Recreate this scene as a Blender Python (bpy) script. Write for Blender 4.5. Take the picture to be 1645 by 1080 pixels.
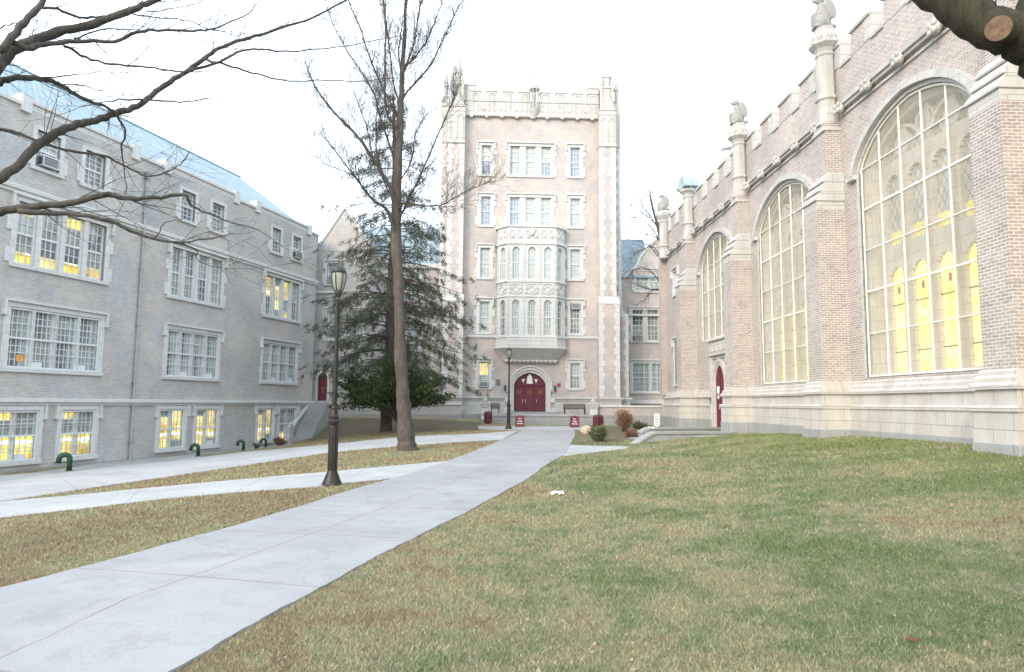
import bpy, bmesh, math, random
import numpy as np
from mathutils import Vector, Matrix
random.seed(7); np.random.seed(7)
for o in list(bpy.data.objects): bpy.data.objects.remove(o)
scene = bpy.context.scene
R = math.radians

# ------------------------------------------------------------------ camera, sky, sun, exposure
F = 1097.0; CX = 822.5; CY = 540.0; PITCH = R(5.62); ROLL = R(0.5); EYE = 1.7
cam = bpy.data.cameras.new('camera'); cam.lens = F/1645*36; cam.sensor_width = 36; cam.clip_end = 3000; cam.clip_start = 0.05
camo = bpy.data.objects.new('camera', cam); scene.collection.objects.link(camo)
camo.location = (0, 0, EYE)
camo.matrix_world = Matrix.Translation((0, 0, EYE)) @ Matrix.Rotation(math.pi/2 + PITCH, 4, 'X') @ Matrix.Rotation(ROLL, 4, 'Z')
scene.camera = camo

SUN_EL = R(24); SUN_AZ = R(215)          # clockwise from +Y
world = bpy.data.worlds.new('World'); scene.world = world; world.use_nodes = True
nt = world.node_tree; nt.nodes.clear()
sky = nt.nodes.new('ShaderNodeTexSky'); sky.sky_type = 'NISHITA'; sky.sun_disc = False
sky.sun_elevation = SUN_EL; sky.sun_rotation = SUN_AZ; sky.air_density = 1.2; sky.dust_density = 5.0; sky.ozone_density = 1.0
bg = nt.nodes.new('ShaderNodeBackground'); bg.inputs[1].default_value = 0.15
wo = nt.nodes.new('ShaderNodeOutputWorld')
# a thin bright overcast in front of the clear sky
tcw = nt.nodes.new('ShaderNodeTexCoord'); cl = nt.nodes.new('ShaderNodeTexNoise'); cl.inputs['Scale'].default_value = 1.6; cl.inputs['Detail'].default_value = 5
nt.links.new(tcw.outputs['Generated'], cl.inputs['Vector'])
cr = nt.nodes.new('ShaderNodeValToRGB'); cr.color_ramp.elements[0].position = .3; cr.color_ramp.elements[0].color = (.80,.80,.80,1); cr.color_ramp.elements[1].position = .7; cr.color_ramp.elements[1].color = (.93,.93,.93,1)
nt.links.new(cl.outputs['Fac'], cr.inputs[0])
mxw = nt.nodes.new('ShaderNodeMix'); mxw.data_type = 'RGBA'; mxw.inputs[7].default_value = (4.2, 4.8, 5.45, 1)
nt.links.new(cr.outputs[0], mxw.inputs[0]); nt.links.new(sky.outputs[0], mxw.inputs[6]); nt.links.new(mxw.outputs[2], bg.inputs[0]); nt.links.new(bg.outputs[0], wo.inputs[0])
sl = bpy.data.lights.new('sun', 'SUN'); sl.energy = 0.75; sl.angle = R(25); sl.color = (1.0, 0.88, 0.74)
slo = bpy.data.objects.new('sun', sl); scene.collection.objects.link(slo)
sd = Vector((math.sin(SUN_AZ)*math.cos(SUN_EL), math.cos(SUN_AZ)*math.cos(SUN_EL), math.sin(SUN_EL)))
slo.rotation_euler = sd.to_track_quat('Z', 'Y').to_euler()
scene.view_settings.view_transform = 'Standard'; scene.view_settings.look = 'None'
scene.view_settings.exposure = 1.68; scene.view_settings.gamma = 1.0
scene.render.engine = 'CYCLES'
scene.cycles.max_bounces = 6; scene.cycles.transparent_max_bounces = 12

# ------------------------------------------------------------------ mesh helpers
class MB:
    def __init__(s): s.v = []; s.f = []; s.m = []; s.uv = {}
    def face(s, pts, m=0):
        b = len(s.v); s.v.extend(pts); s.f.append(tuple(range(b, b+len(pts)))); s.m.append(m)
    def box(s, x0, x1, y0, y1, z0, z1, m=0):
        b = len(s.v)
        s.v += [(x0,y0,z0),(x1,y0,z0),(x1,y1,z0),(x0,y1,z0),(x0,y0,z1),(x1,y0,z1),(x1,y1,z1),(x0,y1,z1)]
        for q in ((0,3,2,1),(4,5,6,7),(0,1,5,4),(1,2,6,5),(2,3,7,6),(3,0,4,7)):
            s.f.append(tuple(b+i for i in q)); s.m.append(m)
    def prism(s, pts, y0, y1, m=0):           # polygon in x,z (counter-clockwise seen from -y)
        b = len(s.v); n = len(pts)
        s.v += [(p[0], y0, p[1]) for p in pts] + [(p[0], y1, p[1]) for p in pts]
        s.f.append(tuple(b+i for i in range(n))); s.m.append(m)
        s.f.append(tuple(b+n+i for i in reversed(range(n)))); s.m.append(m)
        for i in range(n):
            j = (i+1) % n; s.f.append((b+j, b+i, b+n+i, b+n+j)); s.m.append(m)
    def prismx(s, pts, x0, x1, m=0):          # polygon in y,z extruded in x
        b = len(s.v); n = len(pts)
        s.v += [(x0, p[0], p[1]) for p in pts] + [(x1, p[0], p[1]) for p in pts]
        s.f.append(tuple(b+i for i in reversed(range(n)))); s.m.append(m)
        s.f.append(tuple(b+n+i for i in range(n))); s.m.append(m)
        for i in range(n):
            j = (i+1) % n; s.f.append((b+i, b+j, b+n+j, b+n+i)); s.m.append(m)
    def prismz(s, pts, z0, z1, m=0):
        b = len(s.v); n = len(pts)
        s.v += [(p[0], p[1], z0) for p in pts] + [(p[0], p[1], z1) for p in pts]
        s.f.append(tuple(b+i for i in reversed(range(n)))); s.m.append(m)
        s.f.append(tuple(b+n+i for i in range(n))); s.m.append(m)
        for i in range(n):
            j = (i+1) % n; s.f.append((b+i, b+j, b+n+j, b+n+i)); s.m.append(m)
    def tube(s, pts, rad, n=6, m=0, cap=True):
        pts = [Vector(p) for p in pts]; k = len(pts)
        if not hasattr(rad, '__len__'): rad = [rad]*k
        b = len(s.v); t0 = (pts[1]-pts[0]).normalized()
        a = Vector((0,0,1)) if abs(t0.z) < .9 else Vector((1,0,0))
        x = t0.cross(a).normalized()
        for i, p in enumerate(pts):
            t = (pts[min(i+1,k-1)]-pts[max(i-1,0)])
            if t.length < 1e-9: t = t0
            t = t.normalized(); x = (x - t*x.dot(t))
            if x.length < 1e-6: x = t.orthogonal()
            x.normalize(); y = t.cross(x)
            for j in range(n):
                an = 2*math.pi*j/n; q = p + (x*math.cos(an)+y*math.sin(an))*rad[i]; s.v.append((q.x,q.y,q.z))
        for i in range(k-1):
            for j in range(n):
                j2 = (j+1) % n; s.f.append((b+i*n+j, b+i*n+j2, b+(i+1)*n+j2, b+(i+1)*n+j)); s.m.append(m)
        if cap:
            s.f.append(tuple(b+j for j in reversed(range(n)))); s.m.append(m)
            s.f.append(tuple(b+(k-1)*n+j for j in range(n))); s.m.append(m)
    def lathe(s, prof, cx=0, cy=0, n=16, m=0, rot=0, cap=True):
        b = len(s.v); k = len(prof)
        for r, z in prof:
            for j in range(n):
                an = 2*math.pi*j/n+rot; s.v.append((cx+r*math.cos(an), cy+r*math.sin(an), z))
        for i in range(k-1):
            for j in range(n):
                j2 = (j+1) % n; s.f.append((b+i*n+j, b+i*n+j2, b+(i+1)*n+j2, b+(i+1)*n+j)); s.m.append(m)
        if cap:
            s.f.append(tuple(b+j for j in reversed(range(n)))); s.m.append(m)
            s.f.append(tuple(b+(k-1)*n+j for j in range(n))); s.m.append(m)
    def ell(s, c, r, rot=(0,0,0), m=0, n=12, k=8):
        M_ = Matrix.Rotation(rot[2],3,'Z') @ Matrix.Rotation(rot[1],3,'Y') @ Matrix.Rotation(rot[0],3,'X')
        b = len(s.v)
        for i in range(k+1):
            th = math.pi*(i+.001)/(k+.002)
            for j in range(n):
                ph = 2*math.pi*j/n
                q = M_ @ Vector((r[0]*math.sin(th)*math.cos(ph), r[1]*math.sin(th)*math.sin(ph), -r[2]*math.cos(th)))
                s.v.append((c[0]+q.x, c[1]+q.y, c[2]+q.z))
        for i in range(k):
            for j in range(n):
                j2 = (j+1) % n; s.f.append((b+i*n+j, b+i*n+j2, b+(i+1)*n+j2, b+(i+1)*n+j)); s.m.append(m)
        s.f.append(tuple(b+j for j in reversed(range(n)))); s.m.append(m)
        s.f.append(tuple(b+k*n+j for j in range(n))); s.m.append(m)
    def build(s, name, mats, parent=None, smooth=False, uv=True, bevel=0):
        me = bpy.data.meshes.new(name); me.from_pydata(s.v, [], s.f)
        if not isinstance(mats, (list, tuple)): mats = [mats]
        for m in mats: me.materials.append(m)
        me.polygons.foreach_set('material_index', s.m)
        if smooth: me.polygons.foreach_set('use_smooth', [True]*len(s.f))
        me.update()
        if uv: boxuv(me)
        o = bpy.data.objects.new(name, me); scene.collection.objects.link(o)
        if parent is not None: o.parent = parent
        if bevel:
            md = o.modifiers.new('bevel', 'BEVEL'); md.width = bevel; md.segments = 1; md.limit_method = 'ANGLE'
        return o
def boxuv(me):
    nl = len(me.loops); nv = len(me.vertices); nf = len(me.polygons)
    co = np.empty(nv*3); me.vertices.foreach_get('co', co); co = co.reshape(-1,3)
    vi = np.empty(nl, dtype=np.int32); me.loops.foreach_get('vertex_index', vi)
    no = np.empty(nf*3); me.polygons.foreach_get('normal', no); no = np.abs(no.reshape(-1,3))
    lt = np.empty(nf, dtype=np.int32); me.polygons.foreach_get('loop_total', lt)
    pf = np.repeat(np.arange(nf), lt); n = no[pf]; c = co[vi]
    vert = n[:,2] > 0.75
    diag = (~vert) & (np.abs(n[:,0]-n[:,1]) < .35)
    xd = (~vert) & (n[:,0] > n[:,1])
    uv = np.stack([c[:,0], c[:,2]], 1)
    uv[xd,0] = c[xd,1]+.37
    uv[diag,0] = (c[diag,0]+c[diag,1])*.72
    uv[vert] = c[vert][:,:2]
    l = me.uv_layers.new(name='uv'); l.data.foreach_set('uv', uv.ravel())
def tag(o, label=None, cat=None, group=None, kind=None):
    if label: o['label'] = label
    if cat: o['category'] = cat
    if group: o['group'] = group
    if kind: o['kind'] = kind
    return o
def empty(name, loc=(0,0,0), rz=0, label=None, cat=None, group=None, parent=None):
    o = bpy.data.objects.new(name, None); scene.collection.objects.link(o); o.location = loc; o.rotation_euler = (0,0,rz)
    o.empty_display_size = .3
    if parent: o.parent = parent
    return tag(o, label, cat, group)
def copy_tree(o, parent=None):
    c = o.copy(); scene.collection.objects.link(c)
    if parent: c.parent = parent; c.matrix_parent_inverse = o.matrix_parent_inverse
    for ch in [x for x in scene.collection.objects if x.parent == o and x is not c]: copy_tree(ch, c)
    return c

# ------------------------------------------------------------------ survey: from a pixel of the photograph to a point of the place
def ray(px, py):
    a = (px-CX)/F; b = (CY-py)/F
    u = a*math.cos(ROLL)-b*math.sin(ROLL); v = a*math.sin(ROLL)+b*math.cos(ROLL)
    return Vector((u, math.cos(PITCH)-v*math.sin(PITCH), math.sin(PITCH)+v*math.cos(PITCH)))
def at(px, py, Y):
    d = ray(px, py); return Vector((0,0,EYE)) + d*(Y/d.y)
FR = {'L': (Vector((-17.2,23,0)), R(74.6)), 'T': (Vector((1.64,48,0)), R(2.5)), 'R': (Vector((11.1,0,0)), R(-88.2))}
def fp(fr, px, py, off=0):                     # pixel on a facade plane -> (u, z)
    o, a = FR[fr]; U = Vector((math.cos(a), math.sin(a), 0)); N = Vector((-math.sin(a), math.cos(a), 0))
    oo = o + N*off; d = ray(px, py); t = (oo-Vector((0,0,EYE))).dot(N)/d.dot(N); p = Vector((0,0,EYE))+d*t
    return (p-oo).dot(U), p.z

# ------------------------------------------------------------------ materials
def newmat(name):
    m = bpy.data.materials.new(name); m.use_nodes = True
    t = m.node_tree; b = t.nodes['Principled BSDF']; return m, t, b
def nd(t, typ, **kw):
    n = t.nodes.new(typ)
    for k, v in kw.items(): setattr(n, k, v)
    return n
def ramp(t, src, stops):
    r = nd(t, 'ShaderNodeValToRGB'); e = r.color_ramp.elements
    while len(e) < len(stops): e.new(.5)
    for i, (p, c) in enumerate(stops):
        e[i].position = p; e[i].color = (*c, 1) if len(c) == 3 else c
    t.links.new(src, r.inputs[0]); return r.outputs[0]
def noise(t, vec, scale, detail=4, rough=.6, dist=0):
    n = nd(t, 'ShaderNodeTexNoise'); n.inputs['Scale'].default_value = scale; n.inputs['Detail'].default_value = detail
    n.inputs['Roughness'].default_value = rough; n.inputs['Distortion'].default_value = dist
    if vec is not None: t.links.new(vec, n.inputs['Vector'])
    return n.outputs['Fac']
def mixc(t, fac, a, b, mode='MIX'):
    n = nd(t, 'ShaderNodeMix', data_type='RGBA', blend_type=mode)
    for i, x in ((0, fac), (6, a), (7, b)):
        if hasattr(x, 'links') or hasattr(x, 'is_linked'): t.links.new(x, n.inputs[i])
        elif i == 0: n.inputs[0].default_value = x
        else: n.inputs[i].default_value = (*x, 1)
    return n.outputs[2]
def math_(t, op, a, b=0.0, c=None):
    n = nd(t, 'ShaderNodeMath', operation=op)
    for i, x in enumerate((a, b) if c is None else (a, b, c)):
        if isinstance(x, (int, float)): n.inputs[i].default_value = x
        else: t.links.new(x, n.inputs[i])
    return n.outputs[0]
def uvw(t): return nd(t, 'ShaderNodeUVMap').outputs[0]
def objc(t): return nd(t, 'ShaderNodeTexCoord').outputs['Object']
def geo(t): return nd(t, 'ShaderNodeNewGeometry').outputs['Position']
def bump(t, b, h, dist=.01, strength=.6):
    n = nd(t, 'ShaderNodeBump'); n.inputs['Distance'].default_value = dist; n.inputs['Strength'].default_value = strength
    t.links.new(h, n.inputs['Height']); t.links.new(n.outputs[0], b.inputs['Normal'])
def plain(name, col, rough=.6, var=.12, scale=6, metallic=0, bmp=0, spec=.5, coat=0):
    m, t, b = newmat(name); g = objc(t); n = noise(t, g, scale)
    c = ramp(t, n, [(.3, tuple(x*(1-var) for x in col)), (.7, tuple(min(1,x*(1+var)) for x in col))])
    t.links.new(c, b.inputs['Base Color']); b.inputs['Roughness'].default_value = rough; b.inputs['Metallic'].default_value = metallic
    b.inputs['Specular IOR Level'].default_value = spec; b.inputs['Coat Weight'].default_value = coat
    if bmp: bump(t, b, noise(t, g, scale*5), bmp)
    return m
def brickmat(name, cols, mortar, w=.21, h=.072, ms=.011, stain=.25, bmp=.012):
    m, t, b = newmat(name); u = uvw(t)
    def br(c1, c2, off=0.0):
        n = nd(t, 'ShaderNodeTexBrick'); n.offset = .5
        n.inputs['Scale'].default_value = 1; n.inputs['Brick Width'].default_value = w; n.inputs['Row Height'].default_value = h
        n.inputs['Mortar Size'].default_value = ms; n.inputs['Mortar Smooth'].default_value = .2; n.inputs['Bias'].default_value = off
        n.inputs['Color1'].default_value = (*c1, 1); n.inputs['Color2'].default_value = (*c2, 1); n.inputs['Mortar'].default_value = (*mortar, 1)
        t.links.new(u, n.inputs['Vector']); return n
    n1 = br(cols[0], cols[1]); n2 = br(cols[2], cols[3], -.1)
    sel = ramp(t, noise(t, u, .55, 5, .65), [(.42, (0,0,0)), (.58, (1,1,1))])
    c = mixc(t, sel, n1.outputs[0], n2.outputs[0])
    # single odd bricks
    mp = nd(t, 'ShaderNodeMapping'); mp.inputs['Scale'].default_value = (1/w*.5, 1/h*.5, 1); t.links.new(u, mp.inputs[0])
    odd = ramp(t, noise(t, mp.outputs[0], 1.3, 2), [(.56, (0,0,0)), (.62, (1,1,1))])
    c2 = mixc(t, math_(t, 'MULTIPLY', odd, .7), c, mixc(t, .5, cols[4], c))
    big = ramp(t, noise(t, u, .35, 6, .7), [(.25, (1-stain,)*3), (.75, (1+stain*.3,)*3)])
    c3 = mixc(t, 1.0, c2, big, 'MULTIPLY')
    t.links.new(c3, b.inputs['Base Color']); b.inputs['Roughness'].default_value = .9; b.inputs['Specular IOR Level'].default_value = .25
    inv = math_(t, 'SUBTRACT', 1.0, n1.outputs['Fac'])
    bump(t, b, math_(t, 'ADD', inv, math_(t, 'MULTIPLY', noise(t, u, 40, 3), .4)), bmp, .8)
    return m
def stonemat(name, col, dark, w=.75, h=.38, joint=.008, stain=.6):
    m, t, b = newmat(name); u = uvw(t)
    n = nd(t, 'ShaderNodeTexBrick'); n.offset = .5; n.inputs['Scale'].default_value = 1
    n.inputs['Brick Width'].default_value = w; n.inputs['Row Height'].default_value = h; n.inputs['Mortar Size'].default_value = joint
    n.inputs['Color1'].default_value = (*col, 1); n.inputs['Color2'].default_value = (*[x*.93 for x in col], 1)
    n.inputs['Mortar'].default_value = (*[x*.6 for x in col], 1); t.links.new(u, n.inputs['Vector'])
    mp = nd(t, 'ShaderNodeMapping'); mp.inputs['Scale'].default_value = (1.6, .5, 1); t.links.new(u, mp.inputs[0])
    st = ramp(t, noise(t, mp.outputs[0], 1.1, 8, .72, .4), [(.42, (0,0,0)), (.72, (stain,)*3)])
    c = mixc(t, st, n.outputs[0], dark)
    fine = ramp(t, noise(t, u, 25, 4, .7), [(.2, (.86,)*3), (.8, (1.08,)*3)])
    c = mixc(t, 1.0, c, fine, 'MULTIPLY')
    t.links.new(c, b.inputs['Base Color']); b.inputs['Roughness'].default_value = .85; b.inputs['Specular IOR Level'].default_value = .3
    bump(t, b, math_(t, 'ADD', math_(t, 'SUBTRACT', 1.0, n.outputs['Fac']), math_(t, 'MULTIPLY', noise(t, u, 18, 5, .7), .7)), .008, .7)
    return m
BR_L = brickmat('brick_grey', [(.47,.475,.485),(.37,.38,.40),(.58,.52,.46),(.45,.42,.39),(.56,.38,.24)], (.60,.61,.61))
BR_T = brickmat('brick_buff', [(.51,.475,.455),(.40,.38,.37),(.65,.54,.475),(.53,.455,.41),(.58,.43,.33)], (.64,.61,.59))
BR_R = brickmat('brick_brown', [(.45,.375,.335),(.35,.295,.265),(.52,.435,.375),(.41,.345,.31),(.27,.23,.215)], (.66,.63,.60), ms=.013)
ST = stonemat('limestone', (.57,.56,.53), (.36,.35,.33))
ST_W = stonemat('limestone_clean', (.66,.66,.645), (.48,.48,.47), w=.6, h=.3, joint=.005, stain=.45)
ST_P = stonemat('plinth_stone', (.60,.57,.53), (.42,.38,.34), w=1.1, h=.42, joint=.01, stain=.8)
ST_G = stonemat('grey_granite', (.37,.38,.37), (.25,.26,.25), w=1.2, h=.5, joint=.01, stain=.6)
CAR = stonemat('carved_stone', (.55,.54,.51), (.30,.29,.26), w=3, h=3, joint=.001, stain=.9)
TRIM = plain('painted_timber', (.66,.69,.70), .5, .06, 3)
SCREENBAR = plain('screen_bar', (.72,.72,.66), .5, .08, 4)
BLACK = plain('black_iron', (.025,.022,.02), .42, .3, 5, bmp=.002, spec=.6)
BRONZE = plain('bronze_iron', (.026,.021,.018), .4, .35, 3, metallic=.3, bmp=.002)
MAROON = plain('maroon_paint', (.125,.016,.028), .5, .15, 2)
MAROON_B = plain('maroon_bin', (.085,.016,.02), .5, .2, 4)
GOLD = plain('gold_paint', (.30,.11,.03), .6, .3, 20)
WHITEP = plain('white_paint', (.78,.78,.76), .5, .05, 5)
GREEN_M = plain('green_pipe', (.012,.055,.028), .5, .4, 8)
METAL = plain('galvanised', (.55,.57,.58), .4, .1, 6, metallic=.3)
DARKM = plain('dark_grille', (.05,.06,.07), .5, .2, 20)
ORANGE = plain('orange_paper', (.9,.38,.06), .7, .05, 3)
BOULDER = plain('boulder_stone', (.52,.40,.32), .9, .25, 9, bmp=.03)
RUST = plain('red_enamel', (.42,.03,.04), .4, .1, 6)
WOODB = plain('bench_wood', (.10,.065,.055), .6, .4, 12)
PAPER = plain('paper', (.85,.85,.86), .7, .05, 20)

def glass(name, col, col2, rough=.08, stripes=0, spec=.6, emit=None, estr=0):
    m, t, b = newmat(name); u = uvw(t)
    n = noise(t, u, 1.7, 3)
    c = ramp(t, n, [(.35, col), (.65, col2)])
    if stripes:
        sx = nd(t, 'ShaderNodeSeparateXYZ'); t.links.new(u, sx.inputs[0])
        w = math_(t, 'SINE', math_(t, 'ADD', math_(t, 'MULTIPLY', sx.outputs[0], stripes), math_(t, 'MULTIPLY', noise(t, u, 2.5), 6)))
        c = mixc(t, math_(t, 'MULTIPLY', math_(t, 'ADD', w, 1.0), .5), c, tuple(x*.55 for x in col))
    t.links.new(c, b.inputs['Base Color']); b.inputs['Roughness'].default_value = rough; b.inputs['Specular IOR Level'].default_value = spec
    b.inputs['Coat Weight'].default_value = .6; b.inputs['Coat Roughness'].default_value = .03
    bump(t, b, noise(t, u, 3.0, 2), .01, .25)
    return m
G_DARK = glass('glass_dark', (.08,.095,.10), (.22,.24,.24))
G_MID = glass('glass_room', (.20,.22,.20), (.40,.42,.37))
G_CURT = glass('glass_curtain', (.42,.52,.49), (.52,.60,.57), .3, stripes=45)
G_BLIND = glass('glass_blind', (.36,.40,.37), (.52,.55,.51), .3)
G_BLUE = glass('glass_blue', (.22,.29,.38), (.34,.41,.48))
def litmat(name, c1, c2, s, bands=0, dim=.35):
    m, t, b = newmat(name); u = uvw(t)
    n = noise(t, u, 1.3, 4, .7)
    c = ramp(t, n, [(.32, tuple(x*dim for x in c1)), (.47, c1), (.62, c2)])
    bk = nd(t, 'ShaderNodeTexBrick'); bk.inputs['Scale'].default_value = 1; bk.inputs['Brick Width'].default_value = .47; bk.inputs['Row Height'].default_value = .61; bk.inputs['Mortar Size'].default_value = .02; bk.inputs['Color1'].default_value = (1,1,1,1); bk.inputs['Color2'].default_value = (.45,.36,.25,1); bk.inputs['Mortar'].default_value = (.3,.22,.12,1); t.links.new(u, bk.inputs['Vector']); c = mixc(t, .8, c, mixc(t, 1.0, c, bk.outputs[0], 'MULTIPLY'))
    if bands:
        sx = nd(t, 'ShaderNodeSeparateXYZ'); t.links.new(u, sx.inputs[0])
        w = math_(t, 'PINGPONG', math_(t, 'ADD', sx.outputs[1], math_(t, 'MULTIPLY', noise(t, u, .8), .5)), bands)
        wl = ramp(t, math_(t, 'DIVIDE', w, bands), [(.78, (0,0,0)), (.86, (1,1,1))])
        c = mixc(t, wl, c, (1.0,.95,.75))
    t.links.new(c, b.inputs['Emission Color']); b.inputs['Emission Strength'].default_value = s
    b.inputs['Base Color'].default_value = (.1,.09,.05,1); b.inputs['Roughness'].default_value = .1
    return m
LIT = litmat('lit_room', (.80,.62,.06), (1.0,.86,.25), .55, bands=.42)
LIT_W = litmat('lit_warm', (.85,.66,.15), (1.0,.88,.45), .5)
def leadmat(name, lit):
    m, t, b = newmat(name); u = uvw(t)
    sx = nd(t, 'ShaderNodeSeparateXYZ'); t.links.new(u, sx.inputs[0])
    a = math_(t, 'ADD', math_(t, 'MULTIPLY', sx.outputs[0], 4.4), math_(t, 'MULTIPLY', sx.outputs[1], 2.6))
    d = math_(t, 'SUBTRACT', math_(t, 'MULTIPLY', sx.outputs[0], 4.4), math_(t, 'MULTIPLY', sx.outputs[1], 2.6))
    l1 = math_(t, 'LESS_THAN', math_(t, 'PINGPONG', a, .5), .045); l2 = math_(t, 'LESS_THAN', math_(t, 'PINGPONG', d, .5), .045)
    lead = math_(t, 'MAXIMUM', l1, l2)
    # one tone per quarry
    fl = nd(t, 'ShaderNodeCombineXYZ'); t.links.new(math_(t, 'FLOOR', math_(t, 'ADD', a, .0)), fl.inputs[0]); t.links.new(math_(t, 'FLOOR', d), fl.inputs[1])
    wn = nd(t, 'ShaderNodeTexWhiteNoise'); t.links.new(fl.outputs[0], wn.inputs[0])
    if lit:
        c = ramp(t, noise(t, u, .9, 3), [(.3, (.66,.50,.06)), (.5, (.86,.72,.14)), (.7, (1.0,.92,.38))])
        c = mixc(t, math_(t, 'MULTIPLY', wn.outputs[0], .35), c, (1.0,.95,.55))
        c = mixc(t, lead, c, (.30,.24,.04))
        t.links.new(c, b.inputs['Emission Color']); b.inputs['Emission Strength'].default_value = .62
        b.inputs['Base Color'].default_value = (.1,.09,.05,1)
    else:
        c = mixc(t, wn.outputs[0], (.34,.35,.33), (.52,.51,.46)); c = mixc(t, lead, c, (.08,.08,.08))
        t.links.new(c, b.inputs['Base Color'])
    b.inputs['Roughness'].default_value = .12
    return m
LEAD_LIT = leadmat('leaded_lit', True); LEAD = leadmat('leaded_dark', False)
def meshscreen():
    m, t, b = newmat('wire_mesh'); u = uvw(t)
    b.inputs['Base Color'].default_value = (.70,.65,.52,1); b.inputs['Roughness'].default_value = .7
    sx = nd(t, 'ShaderNodeSeparateXYZ'); t.links.new(u, sx.inputs[0])
    a = math_(t, 'PINGPONG', math_(t, 'MULTIPLY', math_(t, 'ADD', sx.outputs[0], sx.outputs[1]), 30), .5)
    d = math_(t, 'PINGPONG', math_(t, 'MULTIPLY', math_(t, 'SUBTRACT', sx.outputs[0], sx.outputs[1]), 30), .5)
    al = math_(t, 'MAXIMUM', math_(t, 'LESS_THAN', a, .078), math_(t, 'LESS_THAN', d, .078))
    t.links.new(al, b.inputs['Alpha']); return m
WIRE = meshscreen()
def slate():
    m, t, b = newmat('roof_slate'); u = uvw(t)
    n = nd(t, 'ShaderNodeTexBrick'); n.offset = .5; n.inputs['Scale'].default_value = 1
    n.inputs['Brick Width'].default_value = .28; n.inputs['Row Height'].default_value = .2; n.inputs['Mortar Size'].default_value = .018
    n.inputs['Color1'].default_value = (.26,.35,.40,1); n.inputs['Color2'].default_value = (.36,.44,.48,1); n.inputs['Mortar'].default_value = (.12,.19,.23,1)
    t.links.new(u, n.inputs['Vector'])
    c = mixc(t, 1.0, n.outputs[0], ramp(t, noise(t, u, .8, 6, .7), [(.3, (.8,.82,.85)), (.7, (1.12,1.1,1.08))]), 'MULTIPLY')
    t.links.new(c, b.inputs['Base Color']); b.inputs['Roughness'].default_value = .55
    bump(t, b, math_(t, 'SUBTRACT', 1.0, n.outputs['Fac']), .02, .6); return m
SLATE = slate()
def concrete(name, col, joints=True):
    m, t, b = newmat(name); g = geo(t)
    c = ramp(t, noise(t, g, .5, 7, .65), [(.3, tuple(x*.82 for x in col)), (.7, tuple(x*1.08 for x in col))])
    blot = ramp(t, noise(t, g, 1.7, 6, .75, .6), [(.5, (1,1,1)), (.75, (.78,.77,.75))])
    c = mixc(t, 1.0, c, blot, 'MULTIPLY')
    sp = ramp(t, noise(t, g, 90, 2, .8), [(.3, (.82,)*3), (.7, (1.08,)*3)]); c = mixc(t, 1.0, c, sp, 'MULTIPLY')
    if joints:
        u = uvw(t); sx = nd(t, 'ShaderNodeSeparateXYZ'); t.links.new(u, sx.inputs[0])
        wob = math_(t, 'MULTIPLY', math_(t, 'SUBTRACT', noise(t, g, 3, 3), .5), .02)
        jv = math_(t, 'LESS_THAN', math_(t, 'ABSOLUTE', math_(t, 'ADD', math_(t, 'SUBTRACT', math_(t, 'MODULO', sx.outputs[1], 2.3), .5), wob)), .011)
        ju = math_(t, 'LESS_THAN', math_(t, 'ABSOLUTE', math_(t, 'ADD', math_(t, 'SUBTRACT', sx.outputs[0], .5), math_(t, 'MULTIPLY', wob, .3))), .0035)
        j = math_(t, 'MAXIMUM', jv, ju) if joints == 2 else jv
        fade = ramp(t, noise(t, g, 1.1, 3), [(.3, (.45,)*3), (.6, (1,)*3)])
        c = mixc(t, math_(t, 'MULTIPLY', j, fade), c, (col[0]*.6, col[1]*.48, col[2]*.48))
        crack = nd(t, 'ShaderNodeTexVoronoi', feature='DISTANCE_TO_EDGE'); crack.inputs['Scale'].default_value = .17
        dv = nd(t, 'ShaderNodeVectorMath', operation='ADD'); t.links.new(g, dv.inputs[0])
        nn = nd(t, 'ShaderNodeTexNoise'); nn.inputs['Scale'].default_value = 1.5; nn.inputs['Detail'].default_value = 6; t.links.new(g, nn.inputs['Vector'])
        t.links.new(nn.outputs['Color'], dv.inputs[1]); t.links.new(dv.outputs[0], crack.inputs['Vector'])
        cr = math_(t, 'MULTIPLY', math_(t, 'LESS_THAN', crack.outputs['Distance'], .0012), .3)
        c = mixc(t, cr, c, (.2,.18,.17))
    t.links.new(c, b.inputs['Base Color']); b.inputs['Roughness'].default_value = .9; b.inputs['Specular IOR Level'].default_value = .25
    bump(t, b, noise(t, g, 60, 4, .7), .004, .5); return m
CONC = concrete('path_concrete', (.365,.365,.375), 2)
CONC1 = concrete('walk_concrete', (.45,.455,.46), 1)
CONC0 = concrete('cast_concrete', (.37,.38,.37), False)

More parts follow.
